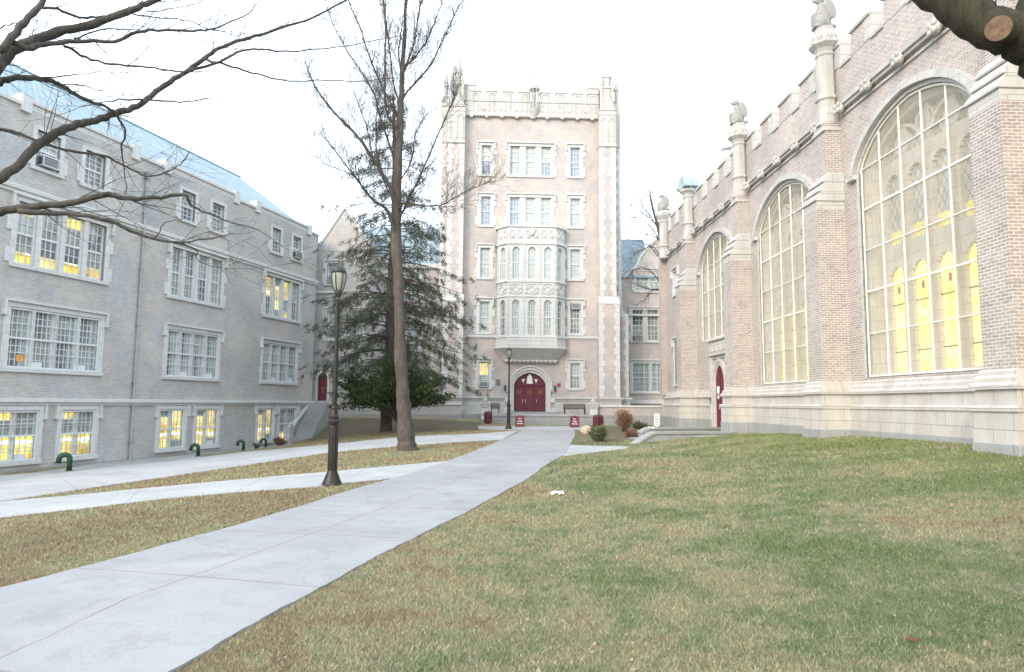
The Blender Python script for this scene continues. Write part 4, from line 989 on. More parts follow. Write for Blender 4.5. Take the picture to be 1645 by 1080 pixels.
# side portal under the third window
PT = empty('portal', (dc,0,0), 0, parent=HB); mb = MB()
band(mb, [(-.62,.5)]+arch_pts(0, .62, 2.9, 3.62, 12)+[(.62,.5)], .14, -.04, .4); band(mb, [(-.76,.5)]+arch_pts(0, .76, 2.95, 3.78, 12)+[(.76,.5)], .2, -.09, .1)
mb.box(-1.3, -.98, -.12, .02, .5, 4.1); mb.box(.98, 1.3, -.10, .02, .5, 4.1); mb.box(-1.36, 1.36, -.2, .02, 4.1, 4.22); mb.box(-1.3, 1.3, -.06, .02, 3.95, 4.1)
mb.box(-1.45, 1.45, -.05, .02, 4.22, 4.9); mb.box(-1.5, 1.5, -.16, .02, 4.84, 4.95)
for i in range(4): mb.prism([(-1.2+i*.6,4.32),(-.78+i*.6,4.32),(-.78+i*.6,4.75),(-1.2+i*.6,4.75)], -.10, -.05)
mb.build('arch', ST_P, PT, bevel=.01)
mb = MB(); mb.prism([(-.62,.52),(.62,.52)]+list(reversed(arch_pts(0,.62,2.9,3.62,12))), .0, .3); mb.box(-.02, .02, -.015, .0, .52, 3.5)
d = mb.build('door', MAROON, PT)
mb = MB(); mb.box(-.45, -.12, -.02, -.002, 2.25, 2.6); mb.box(-.35, -.2, -.02, -.002, 2.0, 2.2); mb.build('notice', PAPER, d)
mb = MB(); mb.box(-.08, -.05, -.05, -.0, 1.5, 1.75); mb.build('handle', METAL, d)
window(HB, -41.0, -40.0, 8.3, 9.7, mats=[(G_DARK,G_DARK)], surround=.15, rec=.2); window(HB, -41.0, -40.2, 2.9, 5.5, mats=[(G_MID,G_DARK)], surround=.15, rec=.2)
# floodlight on the parapet
def hp(u, y, z):
    return FR['R'][0]+Matrix.Rotation(FR['R'][1],3,'Z') @ Vector((u,y,z))
fo = empty('floodlight', hp(-31.45,.2,13.6), FR['R'][1], 'small floodlight mounted on top of the hall battlements against the sky', 'floodlight')
mb = MB(); mb.tube([(0,0,-.1),(0,0,.25)], .03, 6); mb.build('bracket', METAL, fo)
mb = MB(); mb.prismx([(-.42,.18),(-.36,.42),(.0,.5),(.06,.25)], -.22, .22); mb.build('housing', METAL, fo)

# ------------------------------------------------------------------ wings beside the tower
GW = empty('gabled_wing', (-10.7,42.5,0), R(-4), 'grey brick gabled wing in the corner behind the conifer with an arched maroon door', 'building')
z1 = 11.6; pk = 13.9
mb = MB(); hl = [(-1.35,-.75,1.75,3.2,3.5), (-.9,.0,5.6,7.4), (-1.0,-.2,9.1,10.4), (.7,1.4,5.6,7.4), (.4,1.2,2.6,4.6)]
mb2 = MB(); wall(mb, -1.7, 1.75, -.6, z1, hl, reveal=.3); mb.prism([(-1.7,z1),(1.75,z1),(.02,pk)], 0, .3); mb.box(-1.6, 1.7, .35, 7, -.6, z1); mb.box(1.72, 1.76, 0, 6, -.6, z1); mb.build('wall', BR_L, GW)
mb = MB(); mb.prism([(-1.7,z1),(-1.5,z1),(.02,pk+.05),(1.55,z1),(1.78,z1),(.02,pk+.32)], -.08, .36); mb.box(-1.7, 1.78, -.1, .05, 8.5, 8.64); mb.box(-1.7,1.78,-.1,.05,1.5,1.64); mb.build('coping', ST_W, GW)
mb = MB(); mb.prism([(-1.6,z1-.1),(1.7,z1-.1),(.02,pk-.05)], .36, 9); mb.build('roof', SLATE, GW)
window(GW, -.9, 0, 5.6, 7.4, mats=[(G_CURT,G_MID)], surround=.15); window(GW, -1.0, -.2, 9.1, 10.4, mats=[(G_MID,G_MID)], surround=.15, ac=(None,9.15)); window(GW, .7, 1.4, 5.6, 7.4, mats=[(G_MID,G_CURT)], surround=.12); window(GW, .4, 1.2, 2.6, 4.6, mats=[(G_MID,G_MID)], surround=.12)
mb = MB(); mb.prism([(-.3,1.72),(.3,1.72)]+list(reversed(arch_pts(0,.3,3.2,3.5,8))), 0, .05); d = mb.build('door', MAROON, GW); d.location = (-1.05,.12,0)
mb = MB(); mb.box(-.13,.13,-.02,-.0,2.5,2.58); mb.box(-.03,.03,-.02,0,2.2,2.55); n_o = mb.build('painted_crest', GOLD, d)
mb = MB(); band(mb, [(-1.35,1.72)]+arch_pts(-1.05,.3,3.2,3.5,8)+[(-.75,1.72)], .14, -.06, .15); mb.box(-1.6,-.5,-.1,.02,3.66,3.8); mb.build('door_surround', ST_W, GW)
LW = empty('connecting_wing', hp(0,0,0)*0+Vector((1.64,48,0)), FR['T'][1], 'buff brick wing with blue slate roof between the gable and tower, behind the conifer', 'building')
hl = [(-10.6,-9.7,5.4,7.5), (-9.2,-8.3,5.4,7.5), (-10.6,-9.7,9.0,10.9), (-9.2,-8.3,9.0,10.9), (-10.6,-8.3,2.4,4.6)]
mb = MB(); wall(mb, -12.6, -6.9, .3, 11.4, hl, y=.9, reveal=.3); mb.box(-12.6, -6.9, 1.25, 10, .3, 11.4); mb.build('wall', BR_T, LW)
mb = MB(); mb.prismx([(.75,11.4),(4.5,15.2),(10,15.2),(10,11.4)], -12.8, -6.9); mb.build('roof', SLATE, LW)
mb = MB(); mb.box(-12.6,-6.9,.72,.95,11.3,11.6); mb.box(-12.6,-6.9,.8,.95,8.1,8.25); mb.box(-12.6,-6.9,.7,.95,1.5,2.0); mb.build('coping', ST_W, LW)
sub = empty('window_row', (0,.9,0), 0, parent=LW)
for i, h in enumerate(hl): window(LW, *h, n=1 if i < 4 else 2, mats=[(G_BLIND,G_MID)], surround=.18).location = (0,.9,0)
bpy.data.objects.remove(sub)
RW = empty('right_wing', Vector((1.64,48,0)), FR['T'][1], 'buff brick wing with dark blue roof between the tower and the hall', 'building')
def rz(px, py): return fp('T', px, py, 3.0)
a0, a1 = rz(1013,600)[0], rz(1051,600)[0]
hl = [(7.6,8.45,rz(1030,548)[1],rz(1030,498)[1]), (8.75,9.6,rz(1030,548)[1],rz(1030,498)[1]), (7.55,10.4,rz(1030,630)[1],rz(1030,583)[1]), (7.9,10.0,rz(1030,468)[1],rz(1030,436)[1])]
mb = MB(); wall(mb, 6.3, 13, .3, 11.4, hl, y=3, reveal=.3); mb.box(6.3, 13, 3.35, 11, .3, 11.4)
mb.prism([(7.2,11.4),(13.2,11.4),(10.6,15.0),(10.0,15.0)], 3.002, 3.4); mb.build('wall', BR_T, RW)
mb = MB(); mb.prismx([(2.85,11.3),(6,15.0),(11,15.0),(11,11.3)], 6.3, 9.2); mb.prism([(7.2,11.38),(13.2,11.38),(10.6,14.9),(10.0,14.9)], 3.45, 10); mb.build('roof', SLATE, RW)
mb = MB(); band(mb, [(7.0,11.2),(7.4,11.6),(8.1,12.3),(8.3,12.9),(9.8,14.6),(10.0,15.0),(10.6,15.0)], .16, 2.9, 3.4); mb.box(6.3, 13, 2.85, 3.02, 8.35, 8.5); mb.box(6.3, 13, 2.8, 3.02, 1.75, 2.0); mb.build('coping', ST_W, RW)
window(RW, *hl[0], mats=[(G_DARK,G_MID)], surround=.18, ac=(None,hl[0][2]+.03)).location = (0,3,0); window(RW, *hl[1], mats=[(G_MID,G_MID)], surround=.18).location = (0,3,0)
window(RW, *hl[2], n=2, mats=[(G_CURT,G_CURT)], surround=.18, screen=(3,3)).location = (0,3,0); window(RW, *hl[3], n=2, mats=[(G_CURT,G_BLIND)], surround=.18).location = (0,3,0)

# ------------------------------------------------------------------ terrace, steps, cheek walls
me_pts = [(-12.6,41.2),(-3.6,44.3),(-1.9,44.75),(6.1,45.05),(10.6,44.8),(14,44.8),(14,56),(-14,56)]
mb = MB(); mb.prismz([(-12.4,41.45),(-3.3,44.55),(-3.3,56),(-14,56)], -.5, 1.0); mb.prismz([(-3.3,44.7),(14,45.2),(14,56),(-3.3,56)], -.5, .98)
tag(mb.build('terrace', CONC0), kind='structure')
def low_wall(name, p0, p1, zb_, zt_, label, th=.35, cap=.1, mat=None, base=.3):
    a = Vector((*p0,0)); b_ = Vector((*p1,0)); d = b_-a; L_ = d.length; o = empty(name, a, math.atan2(d.y, d.x), label, 'wall')
    mb = MB(); mb.box(0, L_, 0, th, zb_+base, zt_-.13); mb.build('brickwork', mat or BR_L, o)
    if base: mb = MB(); mb.box(0, L_, -.05, th+.05, zb_, zb_+base); mb.build('base', ST_G, o)
    mb = MB(); mb.box(-.03, L_+.03, -.08, th+.08, zt_-.13, zt_); mb.build('cap', ST_W, o, bevel=.02); return o
low_wall('terrace_wall', (-12.55,41.15), (-3.25,44.35), -.1, 1.68, 'low grey brick terrace wall with white cap running behind the conifer to the steps', base=1.05)
low_wall('terrace_wall', (5.75,45.0), (11.2,45.2), -.1, 1.62, 'low brick terrace wall with white cap right of the steps, behind the red bush', base=.7, mat=BR_T)
def pier(x, y, zb_, zt_, label):
    o = empty('gate_pier', (x,y,zb_), R(2.5), label, 'pier', 'stone piers ending the terrace walls'); h = zt_-zb_
    mb = MB(); mb.box(-.24,.24,-.24,.24,0,h-.3); mb.box(-.3,.3,-.3,.3,0,.2); mb.build('shaft', ST_W, o, bevel=.01)
    mb = MB(); mb.box(-.3,.3,-.3,.3,h-.3,h-.2); mb.prism([(-.34,h-.2),(.34,h-.2),(.3,h-.05),(.12,h),(0,h+.22),(-.12,h),(-.3,h-.05)], -.3, .3)
    for s_ in (-1, 1):
        for y_ in (-.3, .3): mb.ell((s_*.24,y_,h-.08), (.1,.07,.1), n=8, k=5)
    mb.ell((0,0,h+.1), (.17,.17,.16), n=10, k=6); mb.build('carved_cap', CAR, o); return o
p = at(779,650,44.6); pier(p.x, 44.6, .2, 1.75, 'carved stone pier left of the steps behind the maroon bin')
p = at(953,650,44.9); pier(p.x, 44.9, .2, 1.75, 'carved stone pier right of the steps behind the maroon bin')
st = empty('entrance_steps', (1.8,44.9,0), R(2.0), 'wide grey stone steps leading up to the maroon tower doors', 'steps')
mb = MB()
for i in range(3): mb.box(-3.75, 3.75, -.38*(3-i)+.0, .1, .0, .33+.17*(i+1)-.035)
mb.build('step', ST_G, st)
mb = MB()
for i in range(3): mb.box(-3.78, 3.78, -.38*(3-i)-.02, -.38*(3-i)+.30, .33+.17*(i+1)-.035, .33+.17*(i+1)); 
mb.box(-3.8, 3.8, -.42, .6, .87, 1.0); mb.build('tread', CONC1, st)
mb = MB(); mb.box(-1.7, 1.7, 2.2, 3.1, .98, 1.12); mb.build('door_step', CONC0, st)
# stair on the left with sloping cheek wall
a = at(478,715,40.0); b_ = Vector((-12.35,41.2,0)); a = Vector((-12.75, 39.7, 0)); ct = empty('stair_cheek', (-12.72,39.6,0), math.atan2(1.7,.45), 'sloping stone capped stair wall with a squat end post beside the left school wing', 'stair wall')
mb = MB(); mb.prism([(0,-1.0),(1.75,-1.0),(1.75,1.55),(0,.15)], -.18, .18); mb.build('wall', CONC0, ct)
mb = MB(); mb.prism([(-.1,.12),(1.75,1.55),(1.75,1.72),(-.1,.3)], -.25, .25); mb.box(1.7,2.0,-.2,.2,1.5,1.75); mb.build('cap', ST_W, ct)
mb = MB(); mb.box(-.42,-.0,-.26,.26,-1.0,.18); mb.box(-.47,.04,-.31,.31,.18,.27); mb.prism([(-.42,.27),(.0,.27),(-.21,.5)], -.26, .26); mb.build('end_post', ST, ct)
mb = MB()
for i in range(10): mb.box(.18*i, .18*(i+1), -1.4, -.18, -1.0, -.55+.22*(i+1))
mb.build('step', CONC0, ct)
ir = empty('iron_railing', (-13.55,38.7,-.72), math.atan2(1.2,.1), 'dark iron railing beside the last basement window near the stair', 'railing')
mb = MB(); mb.box(-1.2,0,-.02,.02,1.15,1.19); mb.box(-1.2,0,-.02,.02,.1,.14)
mb.build('rail', BLACK, ir); mb = MB()
for i in range(12): mb.tube([(-1.2+.109*i,0,0),(-1.2+.109*i,0,1.3)], .012, 5)
mb.build('bars', BLACK, ir)
# low curved-end walls in front of the side portal
def ramp_wall(name, x0, y0, x1, y1, zc, z_end, label, th=.42):
    a = Vector((x0,y0,0)); d = Vector((x1-x0,y1-y0,0)); L_ = d.length; o = empty(name, a, math.atan2(d.y,d.x), label, 'low wall', 'low walls flanking the side entrance')
    prof = []; n = 14; cl = 1.35
    for i in range(n+1):
        s = i/n; prof.append((s*cl, z_end+(zc-z_end)*(s*s*(3-2*s))))
    body = [(0,-.8)]+[(L_,-.8),(L_,zc-.09)]+[(p[0],p[1]-.09) for p in reversed(prof)]
    mb = MB(); mb.prism(body, 0, th); 
    mb.build('body', CONC0, o); cp = prof+[(L_,zc)]
    mb = MB(); mb.prism([(p[0],p[1]-.09) for p in cp]+[(p[0],p[1]) for p in reversed(cp)], -.05, th+.05); mb.build('coping', ST_G, o); 
    return o
ramp_wall('entrance_wall', 4.55, 26.9, 9.25, 28.3, .62, .10, 'long low curved-end wall nearest the lawn before the side door')
ramp_wall('entrance_wall', 5.15, 31.0, 9.9, 32.4, .66, .14, 'low curved-end wall farther back carrying a white notice')
mb = MB(); 
for i in range(4): mb.box(4.9+.38*i, 4.9+.38*(i+1)+6*(i == 3)*.7, 27.4+.11*i, 31.3, -.3, .12+.12*i)
o = mb.build('side_steps', CONC0); tag(o, 'shallow concrete steps between two low walls leading to the side door', 'steps')
wn_ = empty('white_notice', (at(1055,690,31.6).x, 31.55, .66), R(10), 'small white notice standing on the low wall before the side door', 'sign')
mb = MB(); mb.box(-.13,.13,-.01,.01,.05,.62); mb.box(-.02,.02,.01,.03,-.0,.6); mb.build('panel', WHITEP, wn_)
mb = MB()
for i in range(6): mb.box(-.10,.10-.03*(i % 3),-.014,-.010,.13+i*.07,.15+i*.07)
mb.build('lettering', DARKM, wn_)
# crumpled litter
def litter(x, y, s, label, mat=PAPER, nm='crumpled_paper', cat='litter', dz=0):
    rs = random.Random(int(x*100)); mb = MB(); g = 5; pts = {}
    for i in range(g+1):
        for j in range(g+1): pts[i,j] = ((i/g-.5)*s*1.6+rs.uniform(-.1,.1)*s, (j/g-.5)*s+rs.uniform(-.1,.1)*s, rs.uniform(.0,.45)*s)
    for i in range(g):
        for j in range(g): mb.face([pts[i,j],pts[i+1,j],pts[i+1,j+1]]); mb.face([pts[i,j],pts[i+1,j+1],pts[i,j+1]])
    o = mb.build(nm, mat); o.location = (x, y, zt1(x,y)+.02+dz); tag(o, label, cat)
    sd = o.modifiers.new('solid', 'SOLIDIFY'); sd.thickness = .004; return o
p = ground_at(895,796); litter(p.x, p.y, .14, 'crumpled white paper lying alone on the near lawn')
litter(5.9, 28.9, .16, 'scrap of white litter between the low entrance walls', dz=.45)
p = ground_at(1468,1040); litter(p.x, p.y, .055, 'curled reddish brown leaf at the bottom right of the lawn', plain('red_leaf', (.15,.07,.06), .8, .3, 40), 'fallen_leaf', 'leaf', dz=.02)

# ------------------------------------------------------------------ lamp posts
def lamp(x, y, H, label, parts=True):
    z = zt1(x, y)-.02; o = empty('street_lamp', (x,y,z), 0, label, 'street lamp', 'black lamp posts along the path'); o.scale = (.80,.80,1)
    mb = MB(); mb.lathe([(.26,0),(.26,.05),(.235,.09),(.20,.16),(.14,.28),(.125,.32)], 0, 0, 16)
    mb.lathe([(.115,.3),(.115,1.22),(.105,1.24),(.14,1.28),(.15,1.33),(.12,1.37),(.13,1.42),(.10,1.46),(.085,1.56),(.09,1.60),(.07,1.64)], 0, 0, 16)
    for k in range(12): an = k*math.pi/6; mb.box(.112*math.cos(an)-.012, .112*math.cos(an)+.012, .112*math.sin(an)-.012, .112*math.sin(an)+.012, .34, 1.2)
    mb.build('base', BRONZE, o)
    mb = MB(); k = H-.72; mb.lathe([(.062,1.6),(.058,2.4),(.042,k-.05)], 0, 0, 12); 
    for q in range(8): an = q*math.pi/4; mb.tube([(.058*math.cos(an),.058*math.sin(an),1.66),(.041*math.cos(an),.041*math.sin(an),k-.1)], .008, 4)
    mb.build('shaft', BRONZE, o, smooth=False)
    mb = MB(); mb.lathe([(.045,k-.08),(.075,k-.05),(.05,k),(.085,k+.05),(.10,k+.10),(.10,k+.14)], 0, 0, 14); mb.build('capital', BLACK, o)
    mb = MB(); mb.lathe([(.085,k+.13),(.12,k+.20),(.155,k+.32),(.17,k+.42),(.168,k+.50),(.15,k+.57)], 0, 0, 20); mb.build('lamp_globe', GLOBE, o, smooth=True)
    mb = MB()
    for q in range(6):
        an = q*math.pi/3+.3; mb.tube([((r)*math.cos(an), r*math.sin(an), zz) for r, zz in ((.10,k+.12),(.14,k+.21),(.175,k+.33),(.192,k+.43),(.188,k+.53),(.13,k+.64))], .012, 6)
    mb.lathe([(.188,k+.52),(.195,k+.55),(.175,k+.60),(.13,k+.65),(.06,k+.68),(.03,k+.70),(.012,k+.75)], 0, 0, 16); mb.build('cage', BLACK, o, smooth=False); return o
p = ground_at(533,780); lamp(p.x, p.y, 357/F*p.y*1.0, 'tall black lamp post standing near the camera on the strip of lawn')
p = ground_at(817,690); lamp(p.x, p.y, 132/F*p.y, 'distant black lamp post beside the path end before the maroon doors')

# ------------------------------------------------------------------ signs, bins, benches, small plants
def text_ob(s, size, loc, parent, mat, rx=90, ext=.002):
    c = bpy.data.curves.new('lettering', 'FONT'); c.body = s; c.size = size; c.extrude = ext; c.align_x = 'CENTER'; c.align_y = 'CENTER'; c.materials.append(mat); c.offset = size*.02
    o = bpy.data.objects.new('lettering', c); scene.collection.objects.link(o); o.location = loc; me = bpy.data.meshes.new_from_object(o.evaluated_get(bpy.context.evaluated_depsgraph_get())); bpy.data.objects.remove(o)
    o = bpy.data.objects.new('lettering', me); scene.collection.objects.link(o); o.location = loc; o.rotation_euler = (R(rx),0,0); o.parent = parent; return o
def aboard(px, label):
    p = at(px, 686, 40.8); z = zt1(p.x, 40.8)+.035; o = empty('sandwich_board', (p.x,40.8,z), R(1), label, 'sign', 'maroon notice boards at the foot of the steps')
    f = MB(); f.prismx([(-.17,0),(-.14,0),(.0,.68),(-.03,.68)], -.27, .27); f.prismx([(.17,0),(.14,0),(.0,.68),(.03,.68)], -.27, .27); f.box(-.28,-.25,-.16,.16,.1,.14); f.box(.25,.28,-.16,.16,.1,.14); f.build('board', MAROON, o)
    f = MB()
    for x in (-.2, .12): f.box(x, x+.08, -.04, .04, .66, .70)
    f.build('hinge', METAL, o)
    for s, zz in (('No', .48), ('Dogs', .34), ('Allowed', .20)): text_ob(s, .115 if s != 'Allowed' else .105, (0, -.178+.165*zz/.68-.008, zz), o, WHITEP, 78)
    return o
aboard(835, 'maroon folding notice board left of the path, beside the distant lamp post'); aboard(923, 'maroon folding notice board right of the path end')
def bin_(px, py, Y, label, w=.5, rot=0):
    p = at(px, py, Y); z = zt1(p.x, Y); o = empty('litter_bin', (p.x,Y,z), R(rot), label, 'bin', 'maroon bins beside the steps')
    f = MB(); f.lathe([(w*.40,.03),(w*.44,.1),(w*.46,.45),(w*.44,.58)], 0, 0, 8, rot=.39); f.build('bin_body', MAROON_B, o)
    f = MB(); f.lathe([(w*.47,.58),(w*.47,.62),(w*.36,.72),(w*.15,.76)], 0, 0, 8, rot=.39); f.box(-.1,.1,-w*.49,-w*.4,.5,.6); f.build('lid', MAROON_B, o)
    f = MB()
    for q in range(4): an = q*math.pi/2+.78; f.box(w*.35*math.cos(an)-.03, w*.35*math.cos(an)+.03, w*.35*math.sin(an)-.03, w*.35*math.sin(an)+.03, 0, .05)
    f.build('foot', BLACK, o)
bin_(784,684,43.2,'round maroon bin left of the entrance steps', .60); bin_(961,686,42.2,'wide tilted maroon bin right of the entrance steps', .72, 12)
def bench(px0, px1, Y, label):
    a = at(px0,660,Y); b_ = at(px1,660,Y); w = b_.x-a.x; o = empty('bench', ((a.x+b_.x)/2,Y,.99), R(2.5), label, 'bench', 'dark benches on the terrace')
    f = MB()
    for i in range(4): f.box(-w/2, w/2, .12, .15, .36+i*.09, .43+i*.09)
    f.build('backrest', WOODB, o); f = MB()
    for i in range(4): f.box(-w/2, w/2, -.25+i*.09, -.18+i*.09, .32, .35)
    f.build('seat', WOODB, o)
    for x in (-w/2+.05, w/2-.1):
        f = MB(); f.box(x, x+.05, -.25, -.2, 0, .5); f.box(x, x+.05, .1, .15, 0, .4); f.box(x, x+.05, -.25, .1, .5, .54); f.build('leg', BLACK, o)
bench(788,803,46.3,'dark wooden bench partly behind the left stone pier'); bench(905,941,46.6,'long dark wooden bench on the terrace right of the maroon doors')

def leafmesh(name, P, N, size, mat, parent, elong=2.2, jit=1.0, rng=None):
    """many small separate leaf faces: P points, N rough directions"""
    rng = rng or np.random.default_rng(1); n = len(P)
    D = N+rng.normal(0, .45*jit, (n,3)); D /= np.linalg.norm(D, axis=1)[:,None]+1e-9
    S = np.cross(D, rng.normal(0,1,(n,3))); S /= np.linalg.norm(S, axis=1)[:,None]+1e-9
    sz = size*rng.uniform(.6,1.35,(n,1)); a = P-S*sz/elong*.5; b_ = P+S*sz/elong*.5; c = P+D*sz+S*sz*.05; d = P+D*sz*.5+S*sz/elong*.75; e = P+D*sz*.5-S*sz/elong*.75
    v = np.stack([P, d, c, e], 1).reshape(-1,3); f = np.arange(4*n).reshape(-1,4)
    me = bpy.data.meshes.new(name); me.vertices.add(4*n); me.vertices.foreach_set('co', v.ravel()); me.loops.add(4*n); me.loops.foreach_set('vertex_index', f.ravel())
    me.polygons.add(n); me.polygons.foreach_set('loop_start', np.arange(0,4*n,4)); me.polygons.foreach_set('loop_total', np.full(n,4)); me.materials.append(mat)
    cl = noise3(P*1.2)
    r = np.clip(.5*rng.random(n)+.5*cl, 0, 1); at3 = me.attributes.new('rnd', 'FLOAT', 'POINT'); at3.data.foreach_set('value', np.repeat(r,4)); me.update(); me.validate()
    o = bpy.data.objects.new(name, me); scene.collection.objects.link(o)
    if parent is not None: o.parent = parent
    return o
def noise3(P):
    return .5+.25*(np.sin(P[:,0]*2.1+1.3*np.sin(P[:,2]*1.7))+np.sin(P[:,1]*2.3+P[:,2]*1.9+.7*np.sin(P[:,0]*3.1)))
def shrub(px, py, h, w, label, mat, name='shrub', n=2600, size=.07, Y=None, twiggy=False, group=None):
    p = ground_at(px, py) if Y is None else at(px, py, Y); z = zt1(p.x, p.y)-.03
    o = empty(name, (p.x,p.y,z), 0, label, 'shrub', group); rng = np.random.default_rng(int(px))
    st_ = MB(); P = []; N = []
    for k in range(34 if twiggy else 16):
        an = rng.uniform(0, 6.28); sp = rng.uniform(.2,1)*w/2; hh = h*rng.uniform(.65,1.0)*(1-.3*(sp/(w/2))**2)
        pts = [(.03*math.cos(an), .03*math.sin(an), 0)]+[(sp*(t**.8)*math.cos(an+t*.3), sp*(t**.8)*math.sin(an+t*.3), hh*t) for t in (.3,.6,1.0)]
        st_.tube(pts, [.014,.01,.007,.003], 4, cap=False)
        m_ = n//(34 if twiggy else 16); tt = rng.uniform(.2 if not twiggy else .35, 1, m_); q = np.stack([np.interp(tt,(0,.3,.6,1),[a[i] for a in pts]) for i in range(3)],1)
        P.append(q+rng.normal(0,w*.09,(m_,3))*np.array([1,1,.7])); dn = rng.normal(0,1,(m_,3)); dn[:,2] = np.abs(dn[:,2])+.5; N.append(dn)
    st_.build('stems', BARK_S, o, uv=False); P = np.concatenate(P); P[:,2] = np.abs(P[:,2]); leafmesh('foliage', P, np.concatenate(N), size, mat, o, elong=2.2 if not twiggy else 9, rng=rng)
shrub(1002,694,1.25,1.05,'tall bare reddish bush in the bed before the terrace wall', F_RED, n=3400, size=.13, twiggy=True)
shrub(961,710,.75,.8,'small dark evergreen shrub beside the pale boulder', F_SHR, n=2400, size=.075)
shrub(1028,690,.5,.9,'low green shrub between the red bush and the hall wall', F_SHR, n=1500, size=.08)
shrub(1013,703,.35,.7,'dry brown clump in the planting bed next to the low entrance wall', F_RED, n=900, size=.08)
shrub(450,716,.45,.8,'dark reddish bush at the foot of the last basement window', F_RED, n=1500, size=.07)
shrub(412,721,.35,.35,'small green plant growing by the brick wall near the far vent pipe', F_SHR, n=500, size=.05)
p = ground_at(943,699); mb = MB(); mb.ell((0,0,.18), (.34,.28,.26), (.1,.1,.4), n=14, k=9)
rs = random.Random(3); mb.v = [(x*(1+rs.uniform(-.07,.07)), y*(1+rs.uniform(-.07,.07)), z*(1+rs.uniform(-.07,.07))) for x, y, z in mb.v]
o = mb.build('boulder', BOULDER); o.location = p; tag(o, 'pale pinkish boulder in the planting bed by the right notice board', 'boulder')

# ------------------------------------------------------------------ trees
def grow(rng, p, d, L, r, lvl, out, bias=(0,0,.12), wob=.22, nch=(3,6), spread=.75, n=5):
    pts = [Vector(p)]; rads = [r]; d = Vector(d).normalized(); B = Vector(bias)
    for i in range(n):
        d = (d+Vector((rng.gauss(0,wob), rng.gauss(0,wob), rng.gauss(0,wob)))*.6+B*.5).normalized()
        pts.append(pts[-1]+d*L/n); rads.append(r*(1-(i+1)/(n+.6)))
    out.append((pts, rads))
    if lvl > 0:
        for k in range(rng.randint(*nch)):
            i = rng.randint(1, n-1); dd = (pts[i+1]-pts[i]).normalized(); side = dd.orthogonal().normalized(); side.rotate(Matrix.Rotation(rng.uniform(0,6.28),3,dd))
            nd_ = (dd*(1-spread*.35)+side*spread).normalized(); grow(rng, pts[i], nd_, L*rng.uniform(.35,.65), max(rads[i]*.6,.0025), lvl-1, out, bias, wob, nch, spread, n)
def traced(pts, smooth=3, rng=None, jit=.012):
    """(px, py, depth, width in px) -> smoothed 3-D polyline with radii"""
    P = []; Rr = []
    for px, py, Y, w in pts: P.append(at(px, py, Y)); Rr.append(w*.5*Y/F)
    P2 = []; R2 = []
    n = len(P)
    for i in range(n-1):
        p0, p1, p2, p3 = P[max(i-1,0)], P[i], P[i+1], P[min(i+2,n-1)]
        for k in range(smooth):
            t = k/smooth; q = .5*((2*p1)+(p2-p0)*t+(2*p0-5*p1+4*p2-p3)*t*t+(3*p1-p0-3*p2+p3)*t**3)
            if rng: q = q+Vector((rng.gauss(0,jit),rng.gauss(0,jit),rng.gauss(0,jit)))
            P2.append(q); R2.append((Rr[i]*(1-t)+Rr[i+1]*t)*(1 if not rng else rng.uniform(.92,1.1)))
    P2.append(P[-1]); R2.append(Rr[-1]); return P2, R2
def poly(s, Y0, Y1, w0, w1):
    n = len(s); return [(a, b_, Y0+(Y1-Y0)*i/(n-1), w0+(w1-w0)*(i/(n-1))**.8) for i, (a, b_) in enumerate(s)]

